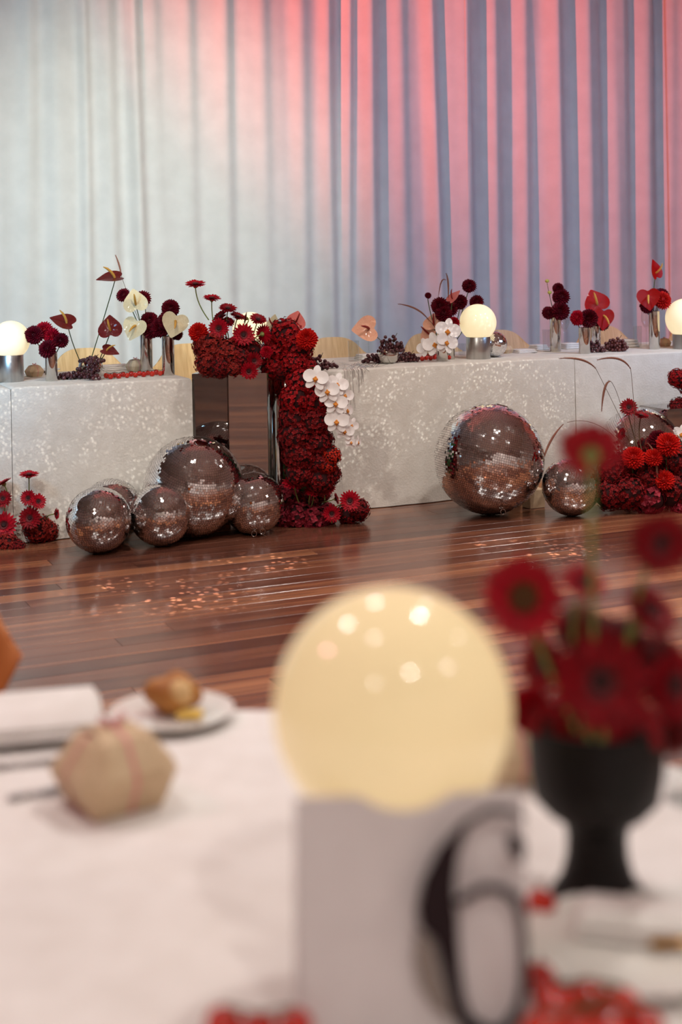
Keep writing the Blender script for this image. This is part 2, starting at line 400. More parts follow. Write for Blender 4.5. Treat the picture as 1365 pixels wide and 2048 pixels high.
# ------------------------------------------------------------------ head tables under cloths
def cloth_table(s0, s1, label, group='long head tables', dt=0.0):
    root = thing('tablecloth', label, 'tablecloth', T((s0 + s1) / 2, 0, 0), group, TH)
    h = (s1 - s0) / 2; dep = .80; rings = []
    prof = [(0.012, .004), (.006, .25), (.002, .55), (0, .728), (-.003, .742), (-.012, .7485), (-.03, .75)]
    nx = 60; rnd = random.Random(int(s0 * 100))
    ph = [rnd.uniform(0, 6) for _ in range(4)]
    def outline(off, z):
        pts = []; k = max(0, (.75 - z)) * .016
        hw = h + min(off, 0) ; 
        for i in range(nx + 1):
            x = -hw + 2 * hw * i / nx
            pts.append((x, -off - k * (math.sin(x * 9 + ph[0]) * .5 + math.sin(x * 23 + ph[1]) * .3 + .3), z))
        for i in range(1, 12): pts.append((hw, -off + (dep + 2 * off) * i / 12, z))
        for i in range(nx + 1): pts.append((hw - 2 * hw * i / nx, dep + off, z))
        for i in range(1, 12): pts.append((-hw, dep + off - (dep + 2 * off) * i / 12, z))
        return pts
    mb = MB()
    for o_, z in prof: rings.append(outline(o_, z))
    mb.loft(rings)
    m = len(rings[0]); mb.f.append(tuple((len(rings) - 1) * m + i for i in range(m)))
    o = mb.build('cloth', CLOTH, root); sharp(o, 40)
    tb = thing('trestle_table', label.replace('cloth', 'trestle table hidden under the cloth', 1) if False else 'folding trestle table ' + label.split(' covering ')[1] + ', hidden under its cloth', 'table', T((s0 + s1) / 2, 0, 0), 'trestle tables under cloths', TH)
    MB().box(-h + .03, h - .03, .02, dep - .02, .705, .735).build('table_top', TABW, tb, False)
    for sx in (-1, 1):
        for y in (.08, dep - .08):
            MB().tube([(sx * (h - .15), y, 0), (sx * (h - .15), y, .705)], .014, 8).build('leg', STEEL, tb)
    return root
def sx(px, py=760): return st(pt(px, py, 0))[0]
e0, e1, e2, e3, e4 = sx(22), sx(384), sx(616), sx(1151), sx(1151) + 1.9
cloth_table(e0 - 1.85, e0 - .003, 'white cloth covering the outermost left table at the picture edge')
cloth_table(e0, e1, 'white cloth covering the left table behind the leftmost mirror balls')
cloth_table(e2, e3 - .003, 'white cloth covering the middle table right of the cascading flowers')
cloth_table(e3, e4, 'white cloth covering the right table behind the arching grass')

# ------------------------------------------------------------------ chairs
def make_chair(name, label, group, loc, rz, m=None, first=[None]):
    m = m or MAPLE
    root = thing(name, label, 'chair', loc, group, rz)
    key = m.name
    if first[0] is None: first[0] = {}
    if key not in first[0]:
        # backrest: rounded trapezoid shell, local +y is the back of the chair
        def shell(pt_, rows, cols, th):
            mb = MB(); fr = [[pt_(i / cols, j / rows) for i in range(cols + 1)] for j in range(rows + 1)]
            for side in (0, 1):
                rings = []
                for j in range(rows + 1):
                    rings.append([tuple(Vector(p) + Vector(nrm) * (th if side else 0)) for p, nrm in fr[j]])
                mb.loft(rings if side else [list(reversed(r)) for r in rings], False, False)
            a = [fr[0][i] for i in range(cols + 1)] + [fr[j][cols] for j in range(1, rows + 1)] + [fr[rows][i] for i in range(cols - 1, -1, -1)] + [fr[j][0] for j in range(rows - 1, 0, -1)]
            mb.loft([[tuple(Vector(p)) for p, q in a], [tuple(Vector(p) + Vector(q) * th) for p, q in a]])
            return mb
        def back(u, v):
            x = (u - .5) * 2; z = .50 + .33 * v
            half = .15 + .095 * math.sin(min(1, v * 1.35) * math.pi / 2)
            rnd = (1 - abs(x) ** 3.2 * .42 * max(0, (v - .45) / .55) ** 1.2)
            zz = .50 + (z - .50) * rnd
            y = .20 + .09 * v + .02 - .055 * x * x
            return ((half * x * (1 - .10 * max(0, v - .8) / .2), y, zz), (0, 1, 0))
        def seat(u, v):
            x = (u - .5) * 2; half = .13 + .095 * math.sin(v * math.pi * .5 + .25) 
            y = -.24 + .46 * (1 - v)
            return ((half * x * (1 - .12 * max(0, v - .85) / .15), y, .445 + .02 * x * x - .012 * math.sin(v * 3)), (0, 0, 1))
        nk = MB().loft([[(-.13, .21, .45), (.13, .21, .45), (.13, .222, .455), (-.13, .222, .455)], [(-.10, .235, .47), (.10, .235, .47), (.10, .247, .47), (-.10, .247, .47)],
                        [(-.15, .222, .51), (.15, .222, .51), (.15, .232, .51), (-.15, .232, .51)]], True)
        first[0][key] = (shell(back, 14, 20, .010).mesh('backrest', m), shell(seat, 12, 14, .010).mesh('seat', m), nk.mesh('neck', m),
                         [MB().tube([(sx_ * .10, sy * .08, .442), (sx_ * .17, sy * .14, .43), (sx_ * .22, sy * .23, 0)], .009, 8).mesh('leg', CHROME) for sx_ in (-1, 1) for sy in (-1, 1)])
    a, b, c, d = first[0][key]
    sharp(put('backrest', a, root), 50); put('seat', b, root); put('neck', c, root)
    for l in d: put('leg', l, root)
    return root
CH = [(176, 'pale maple chair behind the grape bowl on the left table', 0), (386, 'pale maple chair partly hidden behind the red gerberas', .05), (666, 'pale maple chair behind the empty tumbler and peach anthurium', -.08),
      (872, 'pale maple chair behind the white orchids', .1), (1006, 'pale maple chair behind the small table mirror ball', 0), (1208, 'pale maple chair behind the glossy red anthuriums', -.05), (1392, 'pale maple chair behind the rightmost globe lamp', 0)]
for px, lb, dr in CH:
    p = pt(px, 690, 1.32); s_, t_ = st(p)
    make_chair('dining_chair', lb, 'maple chairs along the head table', T(s_, 1.08, 0), TH + dr)

# ------------------------------------------------------------------ mirror balls
def mirror_ball(label, p, rad, axis, tile=.0118, group='mirror balls on the floor', hook=None):
    root = thing('mirror_ball', label, 'mirror ball', p - Vector((0, 0, rad)), group)
    q = orient(axis, (0.3, 1, .2))
    mb = MB(); rnd = random.Random(int(p.x * 1000)); n = int(math.pi * rad / tile)
    for j in range(2, n - 1):
        a0 = -math.pi / 2 + math.pi * j / n; a1 = -math.pi / 2 + math.pi * (j + 1) / n; am = (a0 + a1) / 2
        k = max(6, int(2 * math.pi * rad * math.cos(am) / tile)); of = rnd.random(); rt = rnd.gauss(0, .03)
        for i in range(k):
            b0 = 2 * math.pi * (i + of) / k; b1 = 2 * math.pi * (i + 1 + of) / k; bm = (b0 + b1) / 2
            nn = Vector((math.cos(am) * math.cos(bm), math.cos(am) * math.sin(bm), math.sin(am)))
            e1_ = Vector((-math.sin(bm), math.cos(bm), 0)); e2_ = nn.cross(e1_)
            c = nn * rad; hw = rad * math.cos(am) * (b1 - b0) / 2 * .90; hh = rad * (a1 - a0) / 2 * .90
            t1_, t2_ = rnd.gauss(0, .035), rnd.gauss(0, .025) + rt
            cs = [c + e1_ * (x * hw) + e2_ * (y * hh) + nn * (x * hw * t1_ + y * hh * t2_) for x, y in ((-1, -1), (1, -1), (1, 1), (-1, 1))]
            mb.add(cs, [(0, 1, 2, 3)])
    o = mb.build('mirror_tiles', TILE, root, False, loc=(0, 0, rad), rot=q); o['kind'] = 'stuff'
    MB().ball((0, 0, 0), rad * .992, 40, 26).build('core', CORE, root, True, loc=(0, 0, rad), rot=q)
    MB().lathe([(rad * .13, rad * .975), (rad * .12, rad * 1.005), (rad * .03, rad * 1.012)], 20).build('end_cap', CHROME, root, True, loc=(0, 0, rad), rot=q)
    if hook is not None:
        for h_ in hook:
            v = Vector(h_).normalized()
            pts = [Vector((0, 0, rad)) + v * (rad + .014) + Vector((math.cos(a) * .012, 0, math.sin(a) * .014)) for a in [k * math.pi / 6 for k in range(13)]]
            MB().tube(pts, .0022, 6, False).build('hanging_ring', CHROME, root)
    return root
BALLS = [   # picture x, y of the centre, radius, pole axis
    (345, 957, .245, (.2, -.35, .9), 'large mirror ball, the biggest of the left cluster', None),
    (198, 1040, .152, (-.3, -.9, .8), 'mirror ball at the front left of the left cluster', None),
    (322, 1029, .148, (.12, -.95, .25), 'mirror ball with its tile pole facing forward, before the largest left ball', None),
    (212, 1008, .15, (.5, -.3, .8), 'mirror ball half hidden behind the front left one', None),
    (507, 1006, .152, (.25, -.2, -.9), 'mirror ball with two hanging rings in front of mirrored plinth', [(.05, -.62, -.78), (.30, -.62, -.72)]),
    (980, 918, .287, (.25, .1, .95), 'biggest mirror ball, before the middle table cloth at right', [(.16, -.55, -.80)]),
    (1142, 973, .150, (-.3, -.8, .6), 'small floor mirror ball beside the red floor flowers', None),
    (1212, 884, .235, (.5, -.3, .8), 'mirror ball behind the arching grass and gerberas', None),
]
bp = []
for px, py, r_, ax, lb, hk in BALLS:
    p = pz(px, py, r_); bp.append((p, r_))
for _ in range(60):                                  # let the balls touch, not cut into each other
    for i in range(len(bp)):
        for j in range(i + 1, len(bp)):
            (a, ra), (b, rb) = bp[i], bp[j]; d = b - a; d.z = 0
            need = math.sqrt((ra + rb) ** 2 - (ra - rb) ** 2) + .004
            if d.length < need:
                far, near = (i, j) if a.y > b.y else (j, i)
                u = d.normalized() * (need - d.length) * .5
                bp[i] = (a - u, ra); bp[j] = (b + u, rb)
for i, (p, r_) in enumerate(bp):
    s_, t_ = st(p)
    if t_ > -r_ - .02: bp[i] = (T(s_, -r_ - .02, r_), r_)
for (p, r_), (px, py, _, ax, lb, hk) in zip(bp, BALLS):
    mirror_ball(lb, p, r_, ax, hook=hk)

# ------------------------------------------------------------------ plinths
TZ = .75
def plinth_square(label, near, side, ang, h, group='mirror plinths', dep=None):
    root = thing('mirror_plinth', label, 'plinth', near, group, ang)
    dep = dep or side
    MB().bbox(.004, side - .004, .004, dep - .004, 0, h - .003, .002).build('body', TABW, root, False)
    for nm, b in (('mirror_panel', (0, side, 0, .004, 0, h)), ('mirror_panel', (0, .004, 0.004, dep, 0, h)), ('mirror_panel', (side - .004, side, .004, dep, 0, h)),
                  ('mirror_panel', (.004, side - .004, dep - .004, dep, 0, h)), ('top_panel', (.004, side - .004, .004, dep - .004, h - .003, h + .001))):
        MB().box(*b).build(nm, MIRROR, root, False)
    return root
near = pd(457, 749, 7.09); PD = near.y; PH = near.z
plinth_square('mirrored plinth facing forward under the gerberas, beside the cascade', Vector((near.x, near.y, 0)), .194, math.radians(12), PH, dep=.06)
bA = bp[0][0]; bI = pz(437, 935, bp[0][1]); nA = Vector((bA.x - bI.x, bA.y - bI.y)).normalized(); mA = Vector(((bA.x + bI.x) / 2, (bA.y + bI.y) / 2))
def on_plane(px):
    r = ray(px, 750); k = (mA.x * nA.x + mA.y * nA.y) / (r.x * nA.x + r.y * nA.y); return pd(px, 748, k)
q0, q1 = on_plane(384), on_plane(457.5)
plinth_square('dark mirrored plinth reflecting the largest left mirror ball', Vector((q0.x, q0.y, 0)), math.hypot(q1.x - q0.x, q1.y - q0.y), math.atan2(q1.y - q0.y, q1.x - q0.x), q0.z, dep=.10)
cyl = pd(556, 760, 7.56)
root = thing('chrome_cylinder_plinth', 'round chrome plinth between the square plinth and cascading hydrangeas', 'plinth', Vector((cyl.x, cyl.y, 0)), 'mirror plinths')
MB().lathe([(.105, 0), (.105, .72), (.100, .725)], 40).build('body', CHROME, root)
MB().lathe([(.112, .725), (.112, .742), (.108, .745)], 40).build('top_disc', CHROME, root)
rp = pd(1372, 905, 8.0); rp.z = 0
s_, t_ = st(pt(1336, 850, -.36)); rp = T(s_, -.36, 0)
plinth_square('mirrored plinth at the right picture edge under red hydrangeas', rp, .26, TH, .46)
p = pz(1112, 1012, 0); s_, t_ = st(p)
root = thing('wooden_block', 'pale wooden block behind the small floor mirror ball', 'block', T(s_, t_ + .30, 0), None, TH + .1)
sharp(MB().bbox(-.075, .075, -.05, .07, 0, .30, .003).build('block', BOXW, root))
root = thing('prop_block', 'low tan prop block wedged between the right mirror balls', 'block', pz(1076, 1022, 0) + Vector((0, .10, 0)), None, TH)
sharp(MB().bbox(-.05, .045, -.03, .05, 0, .10, .003).build('block', KRAFT, root))

# ------------------------------------------------------------------ flower meshes (unit size, facing +Z)
def strip(mb, base, tip, up, widths, curve=0.0, cup=0.0):
    base, tip, up = Vector(base), Vector(tip), Vector(up); d = tip - base; sd = d.cross(up).normalized(); n = len(widths)
    vs = []; fs = []
    for i, wd in enumerate(widths):
        t_ = i / (n - 1); c = base + d * t_ + up * (curve * math.sin(t_ * math.pi / 1.6))
        vs += [c - sd * wd + up * cup * wd, c - up * cup * wd * .3, c + sd * wd + up * cup * wd]
    for i in range(n - 1):
        a = i * 3; fs += [(a, a + 1, a + 4, a + 3), (a + 1, a + 2, a + 5, a + 4)]
    mb.add(vs, fs)
def gerbera_meshes(pm_, cm, rm, key, sd):
    rnd = random.Random(sd); mb = MB()
    for ring, (n, r1, z1, z0) in enumerate(((21, 1.0, .08, -.02), (19, .86, .16, .02), (17, .62, .18, .04))):
        for i in range(n):
            a = 2 * math.pi * (i + rnd.uniform(-.22, .22)) / n; d = Vector((math.cos(a), math.sin(a), 0)); l = r1 * rnd.uniform(.92, 1.03)
            strip(mb, d * .16 + Vector((0, 0, z0)), d * l + Vector((0, 0, z1 + rnd.uniform(-.07, .06))), (0, 0, 1), [.035, .095, .125, .11, .03], .05, .22)
    pet = mb.mesh('petals', pm_)
    c = MB().lathe([(.20, .04), (.19, .12), (.12, .17), (.03, .15)], 18).mesh('disc', cm)
    mb = MB()
    for i in range(34):
        a = 2 * math.pi * i / 34; d = Vector((math.cos(a), math.sin(a), 0))
        strip(mb, d * .17 + Vector((0, 0, .10)), d * rnd.uniform(.31, .37) + Vector((0, 0, .20)), (0, 0, 1), [.02, .035, .012], .03, .1)
    return pet, c, mb.mesh('inner_florets', rm)
GERS = {'r': [gerbera_meshes(GER, GERC, GERP, 'r', k) for k in range(3)], 'd': [gerbera_meshes(GERD, GERC, GERP, 'd', 5 + k) for k in range(2)], 'o': [gerbera_meshes(GER, GERO, GERO, 'o', 9)]}
def dahlia_mesh(m, sd, n=120):
    rnd = random.Random(sd); mb = MB(); ga = math.pi * (3 - math.sqrt(5))
    for i in range(n):
        z = 1 - 1.62 * (i + .5) / n; r = math.sqrt(max(0, 1 - z * z)); a = i * ga
        d = Vector((r * math.cos(a), r * math.sin(a), z * .78)); tip = d + Vector((r * math.cos(a) * .10, r * math.sin(a) * .10, -.02)) * (1 if z < .5 else .4)
        tip *= rnd.uniform(.93, 1.05)
        up = Vector((-z * math.cos(a), -z * math.sin(a), r)); up = (up - d * up.dot(d) / d.length_squared)
        up = up.normalized() if up.length > .05 else Vector((1, 0, 0))
        strip(mb, d * .52, tip, up, [.07, .15, .13, .02], .02, .45)
    mb.ball((0, 0, -.06), (.60, .60, .46), 10, 7)
    return mb.mesh('petals', m)
DAHS = {'b': [dahlia_mesh(DAH, k) for k in (1, 2)], 'r': [dahlia_mesh(DAHR, 3)], 'o': [dahlia_mesh(DAHO, 4)]}
def hydra_mesh(m, sd, n=150, fl=.19):
    rnd = random.Random(sd); mb = MB(); ga = math.pi * (3 - math.sqrt(5))
    for i in range(n):
        z = 1 - 1.86 * (i + .5) / n; r = math.sqrt(max(0, 1 - z * z)); a = i * ga + rnd.uniform(-.1, .1)
        d = Vector((r * math.cos(a), r * math.sin(a), z)); d = (d + Vector((rnd.gauss(0, .13), rnd.gauss(0, .13), rnd.gauss(0, .13)))).normalized()
        c = d * rnd.uniform(.84, 1.04); x = d.orthogonal().normalized(); y = d.cross(x); th = rnd.uniform(0, 6); sz = fl * rnd.uniform(.75, 1.2)
        for k in range(4):
            b = th + k * math.pi / 2; e = x * math.cos(b) + y * math.sin(b); f_ = x * -math.sin(b) + y * math.cos(b)
            li = rnd.uniform(-.25, .45)
            vs = [c, c + (e * .55 + f_ * .50 + d * (.2 + li * .4)) * sz, c + (e * 1.05 + d * li) * sz, c + (e * .55 - f_ * .50 + d * (.2 + li * .4)) * sz]
            mb.add(vs, [(0, 1, 2, 3)])
    return mb.mesh('florets', m, False)
HYS = {k: [hydra_mesh(m, j, n, fl) for j in (1, 2)] for k, m, n, fl in (('r', HYR, 280, .14), ('d', HYD, 360, .12), ('b', HYB, 320, .13), ('m', HYM, 120, .25), ('o', HYO, 300, .13))}
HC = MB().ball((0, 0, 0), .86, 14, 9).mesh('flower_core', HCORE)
def anth_mesh(m, key):
    mb = MB(); n = 28; rings = []
    for k in range(6):
        q = k / 5; line = []
        for i in range(n):
            a = 2 * math.pi * i / n
            hx = math.sin(a) ** 3; hy_ = -(13 * math.cos(a) - 5 * math.cos(2 * a) - 2 * math.cos(3 * a) - math.cos(4 * a)) / 16
            x = .62 * (.62 * hx + .38 * math.sin(a)); y = .66 * (.66 * hy_ - .34 * math.cos(a)) + .04
            z = .15 * q * q * abs(x) - .10 * q * q * y + (.018 * math.sin(a * 9) * q if k < 5 else 0)
            line.append((x * q, y * q, z))
        rings.append(line)
    rings[0] = [(0.001 * math.sin(2 * math.pi * i / n), .001 * math.cos(2 * math.pi * i / n), 0) for i in range(n)]
    mb.loft(rings)
    return mb.mesh('spathe', m)
AN = {k: anth_mesh(m, k) for k, m in (('r', ANR), ('m', ANM), ('c', ANC), ('p', ANP), ('s', ANS))}
def spadix_mesh(m): return MB().tube([(0, -.08, .01), (0, -.02, .14), (0, .10, .30), (0, .26, .44), (0, .42, .52)], [.05, .06, .058, .05, .02], 8).mesh('spadix', m)
SPX = {'y': spadix_mesh(SPY), 'r': spadix_mesh(SPR)}
def disc_petal(w_, l_, cup, name):
    mb = MB(); n = 16; rings = []
    for k in range(4):
        q = k / 3; rings.append([(w_ * math.sin(2 * math.pi * i / n) * max(q, .002), l_ * .5 * (1 + math.cos(2 * math.pi * i / n) * max(q, .002)), cup * q * q * (1 if k < 3 else .7)) for i in range(n)])
    mb.loft(rings); return mb.mesh(name, ORC)
OP = disc_petal(.50, .98, .10, 'petal'); OS = disc_petal(.30, .98, -.05, 'sepal')
OL = MB().ball((0, 0, .10), (.10, .12, .09), 8, 6); OL.tube([(0, -.02, .08), (0, -.20, .20), (0, -.36, .16)], [.09, .12, .03], 7); OL.ball((-.13, -.10, .14), (.08, .10, .05), 6, 5); OL.ball((.13, -.10, .14), (.08, .10, .05), 6, 5)
OL = OL.mesh('lip', LIP)

# ------------------------------------------------------------------ flower placers
CNT = [0]
def gerbera(p, r, n, label, group, kind='r', base=None, stem=.14, tip=(0, 0, -1), sm=None):
    CNT[0] += 1; n = Vector(n).normalized()
    root = thing('gerbera', label, 'flower', p, group)
    a, b, c = GERS[kind][CNT[0] % len(GERS[kind])]
    q = orient(n, (math.sin(CNT[0] * 2.1), .3, math.cos(CNT[0] * 2.1)))
    for nm, m in (('petals', a), ('disc', b), ('inner_florets', c)): put(nm, m, root, rot=q, scale=r)
    e = (Vector(base) - p) if base is not None else -n * stem * .5 + Vector((0, 0, -stem * .7))
    pts = quad(-n * r * .02, -n * min(.5 * e.length, .10), e, 9); k = r
    mb = MB(); mb.tube([-n * -.02 * k, -n * k * .10, -n * k * .24, -n * k * .34], [k * .20, k * .26, k * .17, k * .06], 10)
    mb.tube(pts, max(.0028, .055 * k), 7); mb.build('stem', sm or GREEN, root)
    return root
def dahlia(p, r, n, label, group, kind='b', base=None, stem=.12):
    CNT[0] += 1; n = Vector(n).normalized()
    root = thing('dahlia', label, 'flower', p, group)
    put('petals', DAHS[kind][CNT[0] % len(DAHS[kind])], root, rot=orient(n, (math.sin(CNT[0] * 1.7), .2, math.cos(CNT[0] * 1.7))), scale=r)
    e = (Vector(base) - p) if base is not None else -n * stem * .4 + Vector((0, 0, -stem))
    MB().tube(quad(-n * r * .4, -n * min(.5 * e.length, .08), e, 8), .0026, 6).build('stem', DGREEN, root)
    return root
def hydrangea(p, r, label, group, kind='r', squash=(1, 1, 1)):
    CNT[0] += 1
    root = thing('hydrangea', label, 'flower', p, group)
    q = Quaternion((0, 0, 1), CNT[0] * 1.3) @ Quaternion((1, 0, 0), CNT[0] * .7)
    o = put('florets', HYS[kind][CNT[0] % 2], root, rot=q, scale=r); o['kind'] = 'stuff'
    put('flower_core', HC, root, rot=q, scale=r)
    return root
def anthurium(p, size, n, tip, label, group, kind='r', sp='y', base=None):
    n = Vector(n).normalized(); root = thing('anthurium', label, 'flower', p, group)
    q = orient(n, tip)
    put('spathe', AN[kind], root, rot=q, scale=size); put('spadix', SPX[sp], root, rot=q, scale=size)
    b0 = q @ Vector((0, -.12 * size, 0)); e = (Vector(base) - p) if base is not None else Vector((0, 0, -.12))
    MB().tube(quad(b0, b0 * .5 + e * .35 - n * .02, e, 8), .0026, 6).build('stem', DGREEN, root)
    return root
def orchid_spray(label, group, pts, blooms, smat=DGREEN):
    p0 = Vector(pts[0]); root = thing('orchid_spray', label, 'flower', p0, group)
    MB().tube([Vector(q) - p0 for q in pts], .0024, 6).build('stem', smat, root)
    for p, r, n, roll in blooms:
        q = orient(n, Vector((math.sin(roll), 0, math.cos(roll))))
        b = put('bloom', OL, root, loc=Vector(p) - p0, rot=q, scale=r)
        for m, ang, nm in ((OP, 78, 'petal'), (OP, -78, 'petal'), (OS, 0, 'sepal'), (OS, 142, 'sepal'), (OS, -142, 'sepal')):
            put(nm, m, b, rot=Quaternion((0, 0, 1), math.radians(ang)), loc=(0, 0, .03 if m is OP else 0))
    return root
def grass(label, group, stem, spike, r, sd=1):
    rnd = random.Random(sd); p0 = Vector(stem[0]); root = thing('fountain_grass', label, 'grass stem', p0, group); root['kind'] = 'thing'
    MB().tube([Vector(q) - p0 for q in stem], .0013, 5).build('stem', GSTEM, root)
    mb = MB(); sp = [Vector(q) - p0 for q in spike]
    mb.tube(sp, [r * .45 * math.sin(math.pi * (i + .6) / (len(sp) + .3)) + .0006 for i in range(len(sp))], 6)
    for i in range(len(sp) - 1):
        for k in range(26):
            t_ = rnd.random(); c = sp[i].lerp(sp[i + 1], t_); d = (sp[i + 1] - sp[i]).normalized(); o_ = d.orthogonal().normalized(); o_ = Quaternion(d, rnd.uniform(0, 6.3)) @ o_
            e = (o_ + d * .9).normalized() * r * rnd.uniform(.7, 1.3); sd_ = d.cross(o_) * .0006
            mb.add([c - sd_, c + sd_, c + e], [(0, 1, 2)])
    mb.build('plume', PLUME, root, False)
    return root
GRM = {}
def grape_bunch(label, group, p, size, m, n, sd=1, r=.0105):
    rnd = random.Random(sd); root = thing('grape_bunch', label, 'grapes', p, group)
    if m.name not in GRM: GRM[m.name] = MB().ball((0, 0, 0), 1, 12, 8).mesh('grape', m)
    pts = []
    tries = 0
    while len(pts) < n and tries < 6000:
        tries += 1
        x, y = rnd.uniform(-1, 1), rnd.uniform(-1, 1)
        if x * x + y * y > 1: continue
        hmax = size[2] * math.sqrt(1 - x * x - y * y); z = r + rnd.random() * max(0, hmax - r)
        c = Vector((x * size[0], y * size[1], z))
        if all((c - q).length > r * 1.55 for q in pts): pts.append(c)
    for c in pts: put('grape', GRM[m.name], root, loc=c, scale=r * rnd.uniform(.9, 1.08))
    MB().tube([(0, 0, r), (size[0] * .2, 0, size[2] * .7), (size[0] * .5, 0, size[2] + .012)], .0016, 5).build('stalk', TWIG, root)
    return root
TMM = []
def tomatoes(label, group, pts, r=.013, cat='tomatoes'):
    p0 = Vector(pts[0]); root = thing('tomato_vine', label, cat, p0, group)
    if not TMM: TMM.append(MB().lathe([(.05, -.9), (.5, -.84), (.86, -.5), (1, 0), (.88, .5), (.5, .82), (.12, .80)], 14).mesh('tomato', TOM))
    for i, q in enumerate(pts):
        d = Vector(q) - p0
        put('tomato', TMM[0], root, loc=d + Vector((0, 0, r * .9)), scale=r * (1 + .08 * math.sin(i * 2.3)), rot=(.2 * math.sin(i), .3 * math.cos(i * 1.7), i))
    mb = MB(); mb.tube([Vector(q) - p0 + Vector((0, 0, r * 1.9)) for q in pts] if len(pts) > 1 else [(0, 0, r * 1.6), (0, .004, r * 2.2)], .0016, 5)
    mb.build('vine', TWIG, root)
    return root

# ------------------------------------------------------------------ table ware builders
def lamp(label, pxc, ybot, rpx, y_c, group, gm=GLOBE, ztab=TZ, nub=None):
    p = pz(pxc, ybot, ztab); rg = rpx / FPX * p.y; p.y += rg * .62; rg = rpx / FPX * p.y
    c = pd(pxc, y_c, p.y); p.x = c.x; rb = rg * .655; zc = c.z - ztab; zb = zc - rg * .76
    root = thing('globe_lamp', label, 'lamp', Vector((p.x, p.y, ztab)), group)
    sharp(MB().lathe([(rb * .98, 0), (rb, .002), (rb, zb - .002), (rb * .98, zb), (rb * .5, zb)], 48).build('base', BRUSH, root))
    prof = []
    for k in range(25):
        a = -math.asin(.80) + (math.pi / 2 + math.asin(.80)) * k / 24
        prof.append((max(.0005, rg * math.cos(a)), zc + rg * math.sin(a)))
    MB().lathe(prof, 48).build('globe', gm, root)
    return root, p, rg
VD = {}
def vase(key, label, x0, x1, ytop, ybot, group='chrome cylinder vases'):
    xc = (x0 + x1) / 2; p = pz(xc, ybot, TZ); r = (x1 - x0) / 2 / FPX * p.y; p.y += r
    top = pd(xc, ytop, p.y); p.x = top.x; h = top.z - TZ
    root = thing('cylinder_vase', label, 'vase', Vector((p.x, p.y, TZ)), group)
    o = MB().lathe([(r * .97, 0), (r, .002), (r, h - .001), (r * .97, h), (r * .93, h - .001), (r * .93, .006)], 36).build('body', CHROME, root); sharp(o)
    VD[key] = (p.y, Vector((p.x, p.y, TZ + h)), p.x)
    return root
def tumbler(label, px, ybot, hpx, rpx, t_=None, group='clear tumblers'):
    p = pz(px, ybot, TZ); r = rpx / FPX * p.y; h = hpx / FPX * p.y
    root = thing('tumbler', label, 'glass', p, group)
    MB().lathe([(r * .88, 0), (r, h), (r * .95, h), (r * .84, .010)], 28).build('glass', GLASS, root)
    return root
def wine_glass(label, px, ybot, hpx, rpx, group='wine glasses'):
    p = pz(px, ybot, TZ); r = rpx / FPX * p.y; h = hpx / FPX * p.y
    root = thing('wine_glass', label, 'glass', p, group)
    MB().lathe([(r * .85, 0), (r * .85, .002), (.005, .006), (.0035, h * .2), (.0035, h * .45), (r * .55, h * .52), (r * .98, h * .66), (r, h * .76), (r * .82, h), (r * .79, h), (r * .96, h * .76), (r * .93, h * .67), (r * .5, h * .535), (.002, h * .5)], 28).build('glass', GLASS, root)
    return root
def favor_box(label, p, s, rz, group='kraft favour boxes', ribbon=PINKR):
    root = thing('favour_box', label, 'gift box', p, group, rz)
    def ring(h, z, c): return [(-h + c, -h, z), (h - c, -h, z), (h, -h + c, z), (h, h - c, z), (h - c, h, z), (-h + c, h, z), (-h, h - c, z), (-h, -h + c, z)]
    sharp(MB().loft([ring(.70 * s, 0, .05 * s), ring(1.0 * s, .62 * s, .3 * s), ring(.98 * s, .78 * s, .36 * s), ring(.62 * s, 1.30 * s, .2 * s), ring(.58 * s, 1.33 * s, .2 * s)], True).build('box', KRAFT, root), 20)
    for sg in (-1, 1):
        MB().loft([[(-.5 * s, sg * .50 * s, 1.32 * s), (.5 * s, sg * .50 * s, 1.32 * s), (.5 * s, sg * .53 * s, 1.335 * s), (-.5 * s, sg * .53 * s, 1.335 * s)], [(-.42 * s, sg * .01 * s, 1.43 * s), (.42 * s, sg * .01 * s, 1.43 * s), (.42 * s, sg * .02 * s, 1.45 * s), (-.42 * s, sg * .02 * s, 1.45 * s)]], True).build('flap', KRAFT, root, False)
    mb = MB(); w_ = .045 * s
    prof = [(0.70, 0), (1.0, .62), (.98, .78), (.62, 1.30), (.50, 1.36), (.02, 1.48)]
    for a in range(4):
        q = Matrix.Rotation(a * math.pi / 2, 3, 'Z')
        mb.loft([[tuple(q @ Vector((-w_, (x + .012) * s, z * s + (.006 * s if z > 1.2 else 0)))), tuple(q @ Vector((w_, (x + .012) * s, z * s + (.006 * s if z > 1.2 else 0))))] for x, z in prof], False, False)
    for a in (0, 1):
        mb.tube([Vector((0, 0, 1.47 * s)), Vector(((1 - 2 * a) * .22 * s, .05 * s, 1.66 * s)), Vector(((1 - 2 * a) * .30 * s, 0, 1.56 * s)), Vector((0, 0, 1.47 * s))], .035 * s, 5)
    mb.build('ribbon', ribbon, root)
    return root
def napkin(label, p, a, b, h, rz, group='folded linen napkins', layers=3, m=LINEN):
    root = thing('napkin', label, 'napkin', p, group, rz)
    for k in range(layers):
        z0 = h * k / layers; i = .004 * k
        MB().bbox(-a + i, a - i, -b + i, b - i * .5, z0, z0 + h / layers * .96, min(h / layers * .42, .005)).build('fold', m, root)
    return root

